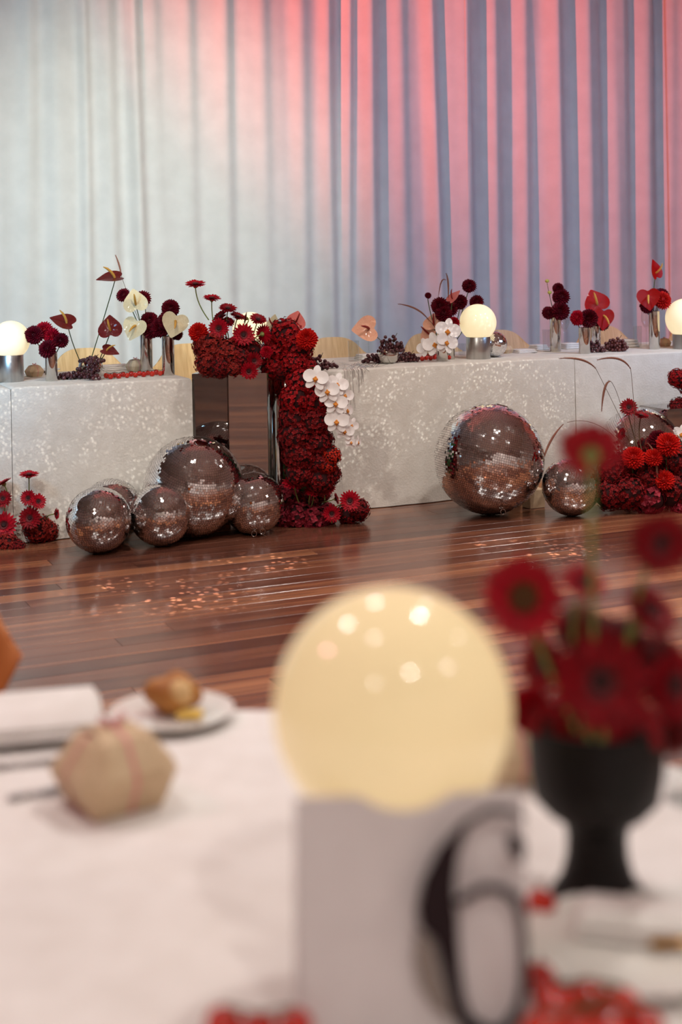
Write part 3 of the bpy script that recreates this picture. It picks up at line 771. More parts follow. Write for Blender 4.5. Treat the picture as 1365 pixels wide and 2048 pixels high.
# ------------------------------------------------------------------ on the head tables
lamp('globe lamp with steel base at the left picture edge', 21, 765, 38.5, 680, 'globe lamps on the head table')
lamp('globe lamp with steel base beside the white orchids', 956.5, 719, 37, 645, 'globe lamps on the head table')
lamp('globe lamp with steel base at the right picture edge', 1372, 699, 40, 637, 'globe lamps on the head table')
lamp('globe lamp mostly hidden behind the red gerberas', 501, 728, 36, 660, 'globe lamps on the head table')
vase('v1', 'short chrome cylinder vase beside the left globe lamp', 90, 114.5, 705, 763)
vase('v2', 'tall chrome vase, left one of the pair by the cream anthuriums', 280, 304.5, 668, 744)
vase('v3', 'tall chrome vase, right one of the pair by the cream anthuriums', 323.5, 348.5, 672, 752)
vase('v4', 'short chrome vase under the white orchids', 873, 896, 688, 723)
vase('v4b', 'chrome vase just right of the orchid vase', 893, 910, 680, 719)
vase('v5', 'tall chrome vase with dark dahlias and pale buds', 1100, 1122, 634, 704)
vase('v6', 'chrome vase under the pink-red dahlia', 1158, 1181, 655, 708)
vase('v7', 'chrome vase behind, under the glossy red anthuriums', 1182, 1202, 652, 697)
vase('v8', 'tall chrome vase beside the right globe lamp', 1298, 1320, 622, 699)

UP = (0, -.35, 1); FW = (0, -1, .15)
def D(v, px, py, r, kind, label, n=None, dz=0.0):
    d, base, _ = VD[v]; p = pd(px, py, d + dz)
    n = n or ((px - 0) * 0 + U_(-.4, .4), -1, U_(.1, .7))
    dahlia(p, r / FPX * p.y, n, label, 'dahlias in chrome vases', kind, base + Vector((0, 0, -.05)))
for px, py, r, k, lb, dz in [(68, 670, 18, 'b', 'burgundy dahlia leaning left in vase beside the left lamp', -.02), (88, 661, 18, 'r', 'crimson dahlia, topmost in the vase beside the left lamp', .03),
                             (95, 698, 18, 'b', 'burgundy dahlia, lowest in the vase beside the left lamp', -.05), (122, 681, 15, 'b', 'burgundy dahlia leaning right in vase beside the left lamp', -.01), (104, 673, 17, 'r', 'crimson dahlia, middle of the vase beside the left lamp', .01)]:
    D('v1', px, py, r, k, lb, dz=dz)
for v, px, py, r, lb, dz in [('v2', 247, 590, 14, 'small burgundy dahlia, upper left above the cream anthuriums', -.02), ('v2', 285, 598, 17, 'burgundy dahlia behind the upper cream anthurium', .04),
                             ('v2', 299, 641, 17, 'burgundy dahlia right of the lower cream anthurium', -.01), ('v2', 303, 662, 17, 'burgundy dahlia low over the left chrome vase of the pair', -.04),
                             ('v3', 321, 655, 19, 'burgundy dahlia between the two tall chrome vases', .02), ('v3', 341, 617, 17.5, 'burgundy dahlia, highest over the right chrome vase of the pair', 0), ('v3', 333, 641, 17, 'burgundy dahlia left of the rightmost cream anthurium', -.03), ('v3', 354, 669, 12, 'small burgundy dahlia under the rightmost cream anthurium', .01)]:
    D(v, px, py, r, 'b', lb, dz=dz)
def A(v, px, py, spx, n, tip, kind, label, sp='y', base=None, dz=-.03, t_=None):
    d, b, _ = VD[v]; p = pd(px, py, d + dz); spx *= 1.14; b = base if base is not None else b + Vector((0, 0, -.05))
    anthurium(p, spx * 1.14 / FPX * p.y, n, tip, label, 'anthuriums on the head table', kind, sp, b)
A('v2', 271, 606, 31, (.15, -1, .1), (-.15, 0, 1), 'c', 'cream anthurium, upper one of the left pair', dz=-.07)
A('v2', 270, 654, 31, (-.1, -1, .35), (-.35, 0, -1), 'c', 'cream anthurium, lower one of the left pair', dz=-.07)
A('v3', 350, 645, 34, (.3, -1, .3), (-.3, 0, -1), 'c', 'cream anthurium over the right chrome vase of the pair', dz=-.07)
grass('upright grass plume above the red anthurium at left', 'grass plumes on the head table', quad(VD['v2'][1], pd(262, 610, VD['v2'][0]), pd(243, 552, VD['v2'][0])), quad(pd(243, 552, VD['v2'][0]), pd(240, 530, VD['v2'][0]), pd(231, 510, VD['v2'][0]), 10), .010, 6)
bowl = pz(177, 757, TZ) + Vector((0, .07, 0)); bd = bowl.y
A('v1', 130, 645, 34, (.45, -.55, .9), (-1, 0, .25), 'm', 'maroon anthurium on a slanting stem above the grapes', base=pd(160, 722, bd))
A('v1', 226, 556, 36, (.1, -.35, 1), (-1, -.2, -.3), 'm', 'red anthurium high on the longest bare stem at left', base=pd(181, 722, bd))
A('v1', 221, 658, 31, (-.05, -1, .2), (-.1, 0, 1), 'm', 'dark red heart anthurium standing upright above the grape bowl', base=pd(198, 722, bd))
A('v1', 216, 702, 25, (.2, -.5, 1), (1, 0, -.25), 'm', 'small maroon anthurium low beside the grape bowl', base=pd(196, 726, bd))
root = thing('chrome_bowl', 'round chrome bowl holding dark grapes on the left table', 'bowl', bowl, 'chrome bowls of grapes')
rb = 25 / FPX * bd
MB().lathe([(rb * .45, 0), (rb * .8, rb * .25), (rb, rb * .75), (rb * .9, rb * 1.25), (rb * .75, rb * 1.42), (rb * .70, rb * 1.40), (rb * .84, rb * 1.2), (rb * .92, rb * .75), (rb * .7, rb * .3)], 30).build('body', CHROME, root)
grape_bunch('dark grapes heaped over the left chrome bowl', 'dark grape bunches', bowl + Vector((.01, -.012, rb * 1.15)), (.066, .05, .032), GRAPE, 26, 2)
grape_bunch('dark grapes hanging down the right side of the left bowl', 'dark grape bunches', pz(186, 761, TZ) + Vector((0, .005, 0)), (.030, .016, .115), GRAPE, 24, 9)
grape_bunch('dark grapes spilled left of the left chrome bowl', 'dark grape bunches', pz(140, 760, TZ) + Vector((0, .03, 0)), (.072, .03, .038), GRAPE, 26, 3)
grape_bunch('small heap of dark grapes against the left chrome bowl', 'dark grape bunches', pz(160, 758, TZ) + Vector((0, .01, 0)), (.035, .022, .058), GRAPE, 14, 4)
tomatoes('row of cherry tomatoes on the vine before the left chrome vases', 'cherry tomato vines', [pz(213 + i * 8.3, 757.5 - i * .54 + (1.2 if i % 2 else -1.2), TZ) for i in range(15)], .0148)
# middle
pa = pz(737, 716, TZ) + Vector((0, .15, 0))
wine_glass('stemmed glass under the peach anthurium', 738, 708, 58, 12)
A('v4', 735, 658, 34, (.25, -.9, .35), (-1, 0, -.12), 'p', 'peach anthurium leaning over the stemmed glass', sp='r', base=pz(775, 712, TZ) + Vector((0, .05, .06)), dz=-.25)
b2 = pz(778, 729, TZ) + Vector((0, .06, 0)); r2 = 22 / FPX * b2.y
root = thing('chrome_bowl', 'chrome bowl under the tall grape heap on the middle table', 'bowl', b2, 'chrome bowls of grapes')
MB().lathe([(r2 * .45, 0), (r2 * .8, r2 * .25), (r2, r2 * .75), (r2 * .95, r2 * 1.15), (r2 * .85, r2 * 1.35), (r2 * .80, r2 * 1.33), (r2 * .9, r2 * .8), (r2 * .7, r2 * .3)], 30).build('body', CHROME, root)
grape_bunch('tall heap of dark grapes in the middle chrome bowl', 'dark grape bunches', b2 + Vector((.015, -.01, r2 * .95)), (.072, .05, .100), GRAPE, 60, 5)
grape_bunch('dark grapes left of the middle chrome bowl', 'dark grape bunches', pz(751, 727, TZ) + Vector((0, .03, 0)), (.072, .03, .055), GRAPE, 36, 6)
grape_bunch('dark grapes right of the middle chrome bowl', 'dark grape bunches', pz(816, 725, TZ) + Vector((0, .03, 0)), (.070, .03, .052), GRAPE, 34, 7)
grape_bunch('dark grapes at the near corner above the orchid cascade', 'dark grape bunches', pz(636, 744, TZ) + Vector((0, .05, 0)), (.055, .035, .085), GRAPE, 30, 8)
grape_bunch('few dark grapes trailing toward the silver fringe', 'dark grape bunches', pz(658, 738, TZ) + Vector((0, .03, 0)), (.05, .025, .03), GRAPE, 14, 10)
tomatoes('cherry tomatoes heaped left of the orchid vase', 'cherry tomato vines', [pz(x, y, TZ) for x, y in ((845, 722), (853, 720), (862, 721), (870, 719), (849, 717), (858, 716), (866, 715), (874, 716))], .0145)
tomatoes('single cherry tomato right of the orchid vase', 'cherry tomato vines', [pz(899, 719, TZ)], .013)
d4 = VD['v4'][0]
orchid_spray('short white orchid spray over the chrome vase beside the middle lamp', 'white orchids', [VD['v4'][1], pd(893, 672, d4 - .03), pd(905, 650, d4 - .06), pd(890, 662, d4 - .08)],
             [(pd(896, 662, d4 - .10), 27 / FPX * d4, (.1, -1, .2), .2), (pd(870, 688, d4 - .10), 25 / FPX * d4, (-.2, -1, .15), -.3), (pd(894, 684, d4 - .12), 24 / FPX * d4, (.35, -1, .1), .4), (pd(852, 694, d4 - .08), 20 / FPX * d4, (-.5, -1, .2), -.5)])
for px, py, r, k, lb, dz in [(857, 591, 6.5, 'b', 'tiny burgundy dahlia bud at the left of the orchid vase flowers', .02), (880, 612, 17, 'b', 'burgundy dahlia over the orchid vase, left', .0), (888, 627, 17, 'b', 'burgundy dahlia over the orchid vase, lower', -.03), (901, 618, 15, 'b', 'burgundy dahlia over the orchid vase, centre right', .03),
                             (920, 604, 15, 'b', 'burgundy dahlia over the orchid vase, upper right', .05), (939, 572, 14, 'b', 'burgundy dahlia on a long stem above the middle lamp', .04), (954, 604, 14, 'b', 'burgundy dahlia just above the middle globe lamp', .10), (907, 646, 13, 'r', 'crimson dahlia touching the middle globe lamp', -.02)]:
    D('v4b' if px > 895 else 'v4', px, py, r, k, lb, dz=dz)
A('v4', 907, 596, 22, (-.7, -.4, .6), (.6, 0, 1), 's', 'slim salmon anthurium among the dark dahlias', sp='r')
A('v4', 868, 648, 27, (-.1, -.8, .5), (0, 0, 1), 'p', 'peach anthurium behind the white orchids', sp='r', dz=.03)
A('v4', 858, 667, 25, (-.6, -.8, .4), (-.7, 0, .7), 'p', 'peach anthurium left of the white orchids', sp='r', dz=.05)
grass('arching grass plume leaning left toward the grapes', 'grass plumes on the head table', quad(VD['v4'][1], pd(872, 650, d4), pd(858, 640, d4)), quad(pd(858, 640, d4), pd(838, 612, d4), pd(797, 608, d4), 12), .011, 3)
grass('upright grass plume bending over above the orchids', 'grass plumes on the head table', quad(VD['v4b'][1], pd(898, 630, d4), pd(897, 600, d4)), quad(pd(897, 600, d4), pd(899, 560, d4), pd(893, 547, d4), 10), .010, 4)
grass('bent grass stem left of the upright plume', 'grass plumes on the head table', quad(VD['v4'][1], pd(872, 610, d4), pd(878, 590, d4)), quad(pd(878, 590, d4), pd(882, 552, d4), pd(892, 560, d4), 10), .007, 5)
db = pz(992, 716, TZ) + Vector((0, .07, 0)); rr = 26 / FPX * db.y
mirror_ball('small mirror ball on the table beside the middle globe lamp', db + Vector((0, 0, rr)), rr, (.3, -.5, .8), .0088, 'mirror ball on the table')
# right
for v, px, py, r, k, lb, dz in [('v5', 1098, 626, 13, 'b', 'burgundy dahlia at left over the tall right vase', -.02), ('v5', 1121, 622, 18, 'b', 'burgundy dahlia, lowest over the tall vase with pale buds', -.03), ('v5', 1123, 594, 17, 'b', 'burgundy dahlia, middle over the tall vase with pale buds', .0), ('v5', 1117, 577, 11, 'b', 'burgundy dahlia, topmost over the tall vase with pale buds', .02),
                                ('v6', 1156, 636, 15, 'r', 'pink-red dahlia left of the glossy anthuriums', -.02), ('v6', 1178, 637, 18, 'b', 'burgundy dahlia between the pink-red dahlia and the anthuriums', -.02), ('v7', 1206, 648, 13, 'b', 'burgundy dahlia under the front glossy anthurium', .0),
                                ('v8', 1294, 614, 14, 'b', 'burgundy dahlia low left in the vase by the right lamp', -.02), ('v8', 1326, 601, 18, 'o', 'scarlet dahlia in the vase by the right lamp', -.03), ('v8', 1322, 594, 17, 'b', 'burgundy dahlia behind the scarlet one', .05)]:
    D(v, px, py, r, k, lb, dz=dz)
for px, py, lb in ((1095, 562, 'pale green dahlia bud, highest over the tall right vase'), (1100, 585, 'pale green dahlia bud beside the dark dahlias')):
    d, b, _ = VD['v5']; p = pd(px, py, d); root = thing('dahlia_bud', lb, 'flower', p, 'pale dahlia buds')
    MB().ball((0, 0, 0), (.013, .013, .011), 10, 8).build('bud', mat('bud_yellow', (206, 196, 96), .6, rgb2=(150, 160, 70), scale=80), root)
    MB().tube(quad((0, 0, -.008), (.004, 0, -.06), b - p, 8), .0018, 5).build('stem', DGREEN, root)
A('v7', 1194, 606, 32, (-.1, -1, .3), (-.35, 0, 1), 'r', 'glossy red anthurium, upper left of the pair with yellow spadix', dz=-.01)
A('v7', 1208, 634, 29, (.45, -1, .1), (-.1, 0, -1), 'r', 'glossy red anthurium, lower right of the pair with yellow spadix', dz=-.05)
A('v8', 1298, 594, 29, (-.3, -1, .15), (.1, 0, -1), 'r', 'red anthurium in the vase by the right lamp', dz=-.05)
A('v8', 1312, 543, 27, (.8, -.7, .1), (-.2, 0, 1), 'r', 'narrow red anthurium on a tall stem, highest at right', dz=-.01)
grape_bunch('dark grapes beside the chrome vases on the right table', 'grape bunches on the right table', pz(1194, 706, TZ) + Vector((0, .04, 0)), (.055, .035, .07), GRAPE, 32, 12)
grape_bunch('brown red grapes heaped on the right table', 'grape bunches on the right table', pz(1235, 704, TZ) + Vector((0, .05, 0)), (.075, .04, .085), GRAPEB, 64, 13)
# glasses, napkins and boxes further back
tumbler('clear tumbler left of the peach anthurium', 708, 722, 41, 11.5)
tumbler('clear tumbler left of the tall vase with pale buds', 1095, 703, 44, 9)
tumbler('clear tumbler behind the middle globe lamp', 925, 713, 26, 8)
tumbler('clear tumbler left of the vase by the right lamp', 1276, 694, 42, 9)
wine_glass('wine glass behind the tall vase with pale buds', 1130, 697, 77, 11)
wine_glass('wine glass behind the vase by the right lamp', 1294, 692, 76, 10)
for px, py, a, h, lb in [(228, 741, .085, .028, 'folded white napkin behind the grape bowl'), (742, 719, .085, .03, 'folded white napkin behind the stemmed glass'), (1080, 700, .05, .03, 'folded white napkin left of the tall right vase'), (1142, 698, .06, .035, 'folded white napkin right of the tall right vase'), (1050, 706, .07, .02, 'flat folded napkin right of the table mirror ball'), (1262, 695, .05, .05, 'folded white napkin left of the rear tumbler')]:
    napkin(lb, pz(px, py, TZ) + Vector((0, .05, 0)), a, .05, h, TH + .1)
for px, py, s_, lb in [(268, 744, .045, 'kraft favour box left of the tall chrome vases'), (64, 755, .042, 'kraft favour box right of the left globe lamp'), (1016, 708, .035, 'kraft favour box beside the table mirror ball'), (1334, 694, .036, 'pinkish favour box left of the right globe lamp')]:
    favor_box(lb, pz(px, py, TZ) + Vector((0, .06, 0)), s_, TH + .3)
pl = pz(82, 747, TZ) + Vector((0, .1, 0)); root = thing('side_plate', 'white side plate behind the short left vase', 'plate', pl)
MB().lathe([(.04, 0), (.05, .004), (.082, .012), (.083, .014), (.05, .008), (.01, .007)], 36).build('plate', CHINA, root)
# silver bead fringe laid over the table edge
fr = pz(700, 734, TZ); root = thing('silver_fringe', 'silver bead fringe spread over the middle table edge', 'fringe', fr)
rnd = random.Random(5)
for k in range(26):
    px = 664 + k * 3.6 + rnd.uniform(-3, 3); a = pz(px + rnd.uniform(-20, 40), rnd.uniform(724, 732), TZ); a.z += .004
    s_, _ = st(pz(px, 735, TZ)); b = T(s_, .02, TZ + .0035); c = T(s_, -.004, TZ - .006); drop = rnd.uniform(.06, .30) * max(.15, 1 - k / 17) ** .8
    d = T(s_ + rnd.uniform(-.01, .01), -.011 - .016 * drop, TZ - drop)
    pts = [a, a.lerp(b, .5) + Vector((rnd.uniform(-.01, .01), 0, 0)), b, c, c.lerp(d, .5), d] if k < 17 else [a, a.lerp(b, .5), b]
    MB().tube([q - fr for q in pts], .0011, 5).build('bead_strand', SILV, root)

# ------------------------------------------------------------------ flowers over the plinths
PT = PD + .12
GB = 'gerberas over the mirrored plinth'
for px, py, r, n, k, lb, base, dz in [
    (391, 570, 20, (.05, -.35, 1), 'r', 'red gerbera, highest on a long green stem over the mirrored plinth', (418, 640), 0),
    (424, 598, 18, (.1, -.3, 1), 'r', 'red gerbera, second highest on a long stem', (428, 650), 0),
    (456, 618, 18, (.15, -.5, 1), 'd', 'dark red gerbera turned upward, third from the top', (450, 660), .02),
    (441, 634, 17, (-.6, -.5, .8), 'd', 'dark red gerbera tilted left under the third highest', None, .03),
    (476, 634, 17, (.4, -.3, 1), 'd', 'dark red gerbera tilted up before the hidden lamp', None, .02),
    (438, 657, 20, (-.1, -1, .15), 'r', 'red gerbera with dark eye facing forward at left over the plinth', None, -.06),
    (487, 670, 22, (.25, -1, .2), 'r', 'red gerbera with dark eye facing forward, centre over the plinth', None, -.06),
    (516, 640, 18, (.3, -.55, .9), 'd', 'dark red gerbera before the hidden globe lamp, right', (500, 690), -.03),
    (493, 637, 13, (-1, -.1, .2), 'd', 'dark red gerbera seen edge on before the hidden lamp', (480, 660), .0),
    (526, 668, 19, (.6, .8, .1), 'r', 'red gerbera facing away with green back', (495, 690), -.02),
    (455, 645, 15, (.2, -.6, .9), 'd', 'small dark red gerbera squeezed between the forward facing ones', None, .02),
    (508, 721, 17, (.4, -1, 0), 'd', 'dark red gerbera low on the right of the plinth top', None, -.07),
    (498, 742, 18, (.1, -1, -.15), 'r', 'red gerbera hanging over the plinth edge', None, -.10)]:
    p = pd(px, py, PT + dz); gerbera(p, r * 1.08 / FPX * p.y, n, lb, GB, k, pd(*base, PT) if base else None)
for px, py, r, k, lb, dz in [(397, 665, 19, 'o', 'scarlet dahlia at the left end of the plinth flowers', -.03), (614, 678, 21, 'o', 'scarlet dahlia at the right end of the plinth flowers', .0), (533, 704, 12, 'r', 'small crimson dahlia between gerberas and red hydrangeas', -.02), (470, 690, 17, 'r', 'crimson dahlia under the forward facing gerberas', .0)]:
    p = pd(px, py, PT + dz); dahlia(p, r / FPX * p.y, (U_(-.3, .3), -1, .3), lb, 'dahlias over the mirrored plinth', k)
def hy(px, py, r, k, d, label, group):
    p = pd(px, py, d); hydrangea(p, r / FPX * p.y, label, group, k)
PLH = ['large russet hydrangea at the top left of the square plinth flowers', 'russet hydrangea hanging lowest at the left plinth corner', 'russet hydrangea at the centre front of the square plinth flowers', 'dark hydrangea low over the plinth edge, left of the hanging gerbera',
       'dark hydrangea left of the low dark red gerbera on the plinth', 'russet hydrangea under the scarlet dahlia at the left plinth end', 'small russet hydrangea just left of the gerbera hanging over the plinth', 'dark hydrangea behind the forward facing gerberas on the plinth']
for (px, py, r, k, dz), lb in zip([(425, 698, 36, 'b', -.02), (416, 728, 27, 'b', -.07), (452, 712, 34, 'b', -.05), (440, 734, 24, 'd', -.10), (478, 720, 30, 'd', -.04), (410, 690, 26, 'b', 0), (465, 738, 18, 'b', -.10), (500, 700, 26, 'd', .02)], PLH):
    hy(px, py, r, k, PT + dz, lb, 'hydrangeas on the square plinth')
RPH = ['red hydrangea, topmost over the round plinth before the salmon anthurium', 'red hydrangea under the scarlet dahlia at the right plinth end', 'red hydrangea just right of the gerbera with green back', 'red hydrangea hanging lowest between the two plinths',
       'red hydrangea at the centre front over the round chrome plinth', 'small dark hydrangea directly above the chrome cylinder', 'red hydrangea just above the first white orchid']
for (px, py, r, k, dz), lb in zip([(572, 672, 37, 'r', -.02), (595, 695, 34, 'r', -.04), (552, 702, 30, 'r', -.02), (545, 733, 27, 'r', -.04), (588, 727, 33, 'r', -.06), (566, 742, 22, 'd', -.06), (612, 738, 24, 'r', -.06)], RPH):
    hy(px, py, r, k, PT + .12 + dz, lb, 'hydrangeas on the round plinth')
ORD = ['topmost', 'second from the top', 'third from the top', 'fourth from the top', 'fifth from the top', 'second from the bottom', 'lowest']
for k_, (px, py, r, k, dz) in enumerate([(603, 768, 32, 'r', 0), (634, 772, 24, 'r', .04), (590, 800, 33, 'r', -.02), (628, 806, 32, 'r', 0), (588, 836, 32, 'd', -.02), (628, 846, 36, 'd', -.02), (592, 872, 37, 'd', -.03), (636, 884, 34, 'd', -.02),
                         (600, 908, 38, 'd', -.03), (640, 922, 32, 'd', -.02), (600, 945, 32, 'd', -.03), (640, 958, 32, 'd', -.02), (660, 948, 24, 'd', 0)]):
    i_ = k_ // 2; word = ORD[i_] if i_ < 5 else 'lowest'
    lb = '%s hydrangea in the tall cascade, %s of its %s column' % ('bright red' if k == 'r' else 'dark red', word, 'right' if k_ % 2 else 'left') if k_ < 12 else 'small dark red hydrangea at the lower right flank of the cascade'
    hy(px, py, r, k, PD + .04 + dz, lb, 'hydrangeas of the cascade')
for px, py, r, lb in [(664, 912, 20, 'scarlet hydrangea, upper of two on the right flank of the cascade'), (656, 930, 18, 'scarlet hydrangea, lower of two on the right flank of the cascade')]:
    hy(px, py, r, 'o', PD - .02, lb, 'scarlet hydrangeas of the cascade')
col = pd(615, 900, PD + .22); root = thing('flower_column', 'dark green foam column inside the hydrangea cascade', 'flower stand', Vector((col.x, col.y, 0)))
MB().lathe([(.06, 0), (.055, .4), (.05, .74)], 14).build('foam', LEAF, root)
anth_d = PT + .14
for px, py, s_, n, tip, k, lb in [(547, 648, 28, (-.7, -.8, .2), (0, 0, 1), 'c', 'cream anthurium half hidden behind the plinth flowers'), (592, 643, 33, (.3, -.9, .3), (.35, 0, 1), 's', 'salmon anthurium rising behind the red hydrangeas')]:
    p = pd(px, py, anth_d); anthurium(p, s_ / FPX * p.y, n, tip, lb, 'anthuriums over the plinths', k, 'r', pd(px, 700, anth_d))
gv = pd(420, 745, PT - .02); gv.z = PH + .002
root = thing('glass_vase', 'low clear glass vase under the flowers on the square plinth', 'vase', gv)
MB().lathe([(.065, 0), (.067, .075), (.062, .075), (.060, .008)], 28).build('glass', GLASS, root)
# long orchid spray down the cascade
od = PD - .06
orchid_spray('long white orchid spray trailing down the red cascade', 'white orchids', [pd(620, 735, od + .1), pd(640, 740, od), pd(668, 775, od), pd(690, 830, od + .02), pd(705, 880, od + .04), pd(714, 893, od + .05)],
    [(pd(632, 756, od - .04), 27 / FPX * od, (-.1, -1, .25), .15), (pd(655, 782, od - .03), 26 / FPX * od, (-.05, -1, .15), -.1), (pd(675, 768, od), 24 / FPX * od, (.2, -1, .2), .3), (pd(690, 790, od + .02), 21 / FPX * od, (.6, -1, .1), .35), (pd(672, 806, od - .02), 25 / FPX * od, (0, -1, .15), .1),
     (pd(694, 820, od + .02), 20 / FPX * od, (.9, -.6, .1), .4), (pd(674, 842, od - .02), 26 / FPX * od, (-.1, -1, .1), .05), (pd(690, 862, od), 20 / FPX * od, (.1, -1, .1), .2), (pd(704, 850, od + .02), 16 / FPX * od, (.5, -1, 0), .5), (pd(703, 884, od + .01), 14 / FPX * od, (.2, -1, 0), .3), (pd(716, 884, od + .03), 14 / FPX * od, (1, -.5, 0), .5)])

# ------------------------------------------------------------------ flowers on the floor
GF = 'gerberas on the floor'
def fpos(px, py, d): return pd(px, py, d)
fd = pz(640, 1062, 0).y + .14
for px, py, r, k, dz, lb in [(598, 1032, 28, 'm', 0, 'mauve red hydrangea at the cascade foot, left of centre on the floor'), (628, 1038, 26, 'm', 0, 'mauve red hydrangea at the cascade foot, nearest the camera'), (572, 1040, 22, 'm', .02, 'mauve red hydrangea touching the mirror ball with two rings'), (578, 990, 24, 'm', .10, 'mauve hydrangea under the upturned left gerbera at the cascade foot'),
                             (612, 1005, 27, 'd', .10, 'dark hydrangea among the gerbera stems at the cascade foot'), (650, 1030, 26, 'm', .05, 'mauve hydrangea behind the olive eyed gerbera'), (640, 985, 24, 'd', .14, 'dark hydrangea behind the black eyed gerbera at the cascade foot'),
                             (716, 1020, 25, 'd', .06, 'round dark hydrangea, rightmost at the cascade foot'), (696, 1028, 23, 'd', .06, 'dark hydrangea under the rightmost gerbera of the cascade foot')]:
    hy(px, py, r, k, fd + dz, lb, 'hydrangeas at the cascade foot')
for px, py, r, n, k, lb, base in [(588, 966, 24, (-.1, -.5, 1), 'r', 'red gerbera turned up, left at the cascade foot', (600, 1010)), (624, 965, 20, (.2, .5, 1), 'r', 'pinkish red gerbera facing away at the cascade foot', (618, 1010)), (628, 983, 20, (0, -.5, 1), 'r', 'red gerbera turned up, centre at the cascade foot', (622, 1015)),
                                  (652, 974, 20, (.2, -1, .5), 'd', 'dark red gerbera with black eye behind the cascade foot', None), (664, 1027, 19, (.05, -1, 0), 'r', 'red gerbera with olive eye low at the cascade foot', None), (700, 1002, 22, (.05, -1, .2), 'r', 'red gerbera with black eye at the right end of the cascade foot', (668, 1015)), (672, 998, 14, (1, -.2, .3), 'd', 'small dark red gerbera seen edge on at the cascade foot', (645, 1005))]:
    p = pd(px, py, fd - .06); gerbera(p, r / FPX * p.y, n, lb, GF, k, pd(*base, fd) if base else None, .08)
ld = pz(70, 1095, 0).y + .12
for px, py, r, k, dz, lb in [(75, 1058, 30, 'b', 0, 'russet hydrangea, largest on the floor at the left edge'), (96, 1062, 22, 'b', .02, 'russet hydrangea, rightmost of the left edge floor flowers'), (42, 1050, 30, 'b', .04, 'russet hydrangea left of the large low dark gerbera'), (38, 1018, 26, 'b', .08, 'russet hydrangea between the upper gerberas at the left edge'),
                             (14, 1090, 26, 'b', -.10, 'russet hydrangea, nearest the camera at the left edge'), (34, 1096, 18, 'd', -.12, 'small dark hydrangea resting on the floor at the left edge'), (-6, 1060, 34, 'b', 0, 'russet hydrangea cut by the left picture edge'), (92, 1034, 20, 'b', .08, 'small russet hydrangea under the edge on gerbera at left'), (66, 1030, 26, 'd', .06, 'dark hydrangea behind the large low dark gerbera')]:
    hy(px, py, r, k, ld + dz, lb, 'hydrangeas at the left edge')
for px, py, r, n, k, lb, base in [(58, 951, 21, (.05, -.2, 1), 'r', 'red gerbera, tallest of the left edge floor flowers', (58, 1020)), (7, 967, 19, (-.5, -.1, 1), 'r', 'red gerbera tilted left beside the tallest one', (12, 1020)), (57, 996, 17, (-.1, -1, .25), 'r', 'red gerbera with black eye under the tallest left one', None),
                                  (76, 1003, 17, (.6, -1, .4), 'r', 'red gerbera turned right beside the black eyed one', None), (6, 998, 19, (0, -1, .5), 'd', 'dark red gerbera at the left picture edge', None), (60, 1036, 24, (0, -1, .2), 'd', 'large dark red gerbera low in the left edge flowers', None),
                                  (8, 1050, 27, (.1, -1, .3), 'r', 'large red gerbera, lowest at the left picture edge', None), (112, 1028, 12, (1, -.25, .1), 'r', 'small red gerbera seen edge on against the cloth', (95, 1040)), (-2, 1092, 22, (.2, -1, .3), 'r', 'bright red gerbera cut by the left edge near the floor', None)]:
    p = pd(px, py, ld - .10); gerbera(p, r / FPX * p.y, n, lb, GF, k, pd(*base, ld) if base else None, .07)
rd = pz(1250, 1035, 0).y + .18
for px, py, r, k, dz, lb in [(1226, 948, 34, 'd', 0, 'dark red hydrangea, upper left of the right floor flowers'), (1258, 985, 38, 'd', -.05, 'dark red hydrangea at the centre front of the right floor flowers'), (1218, 990, 32, 'd', -.05, 'dark red hydrangea touching the small floor mirror ball'), (1300, 955, 36, 'd', 0, 'dark red hydrangea left of the low scarlet dahlia'),
                             (1340, 925, 34, 'd', .05, 'dark red hydrangea under the largest scarlet dahlia'), (1346, 982, 38, 'd', 0, 'dark red hydrangea right of the low scarlet dahlia'), (1300, 1000, 32, 'm', -.05, 'mauve hydrangea near the floor, under the drooping plume tip'), (1250, 930, 30, 'd', .05, 'dark red hydrangea under the leftmost scarlet dahlia'),
                             (1300, 900, 28, 'd', .12, 'dark hydrangea behind the scarlet dahlias on the floor'), (1372, 940, 36, 'd', .05, 'dark red hydrangea cut by the right edge, upper'), (1370, 1010, 30, 'm', -.02, 'mauve hydrangea cut by the right edge near the floor')]:
    hy(px, py, r, k, rd + dz, lb, 'hydrangeas in the right floor flowers')
for px, py, r, k, lb in [(1268, 915, 22, 'o', 'scarlet dahlia at the left of the right floor flowers'), (1308, 915, 18, 'o', 'scarlet dahlia beside the leftmost scarlet one on the floor'), (1338, 889, 24, 'o', 'bright scarlet dahlia, largest of the right floor flowers'), (1330, 960, 20, 'o', 'scarlet dahlia low behind the drooping grass plume'), (1318, 880, 20, 'b', 'burgundy dahlia behind the largest scarlet one')]:
    p = pd(px, py, rd - .08 + (.1 if k == 'b' else 0)); dahlia(p, r / FPX * p.y, (U_(-.3, .2), -1, .6), lb, 'dahlias on the floor', k)
for px, py, r, n, k, lb, base in [(1258, 815, 19, (-.05, -1, .35), 'd', 'dark red gerbera with black eye, highest of the right floor flowers', (1278, 900)), (1283, 832, 17, (.2, -.3, 1), 'd', 'dark red gerbera turned up beside the highest right one', (1284, 900)), (1246, 868, 14, (-.8, -.3, .3), 'd', 'dark red gerbera seen edge on among the grass stems', (1262, 910))]:
    p = pd(px, py, rd); gerbera(p, r / FPX * p.y, n, lb, GF, k, pd(*base, rd), sm=GSTEM)
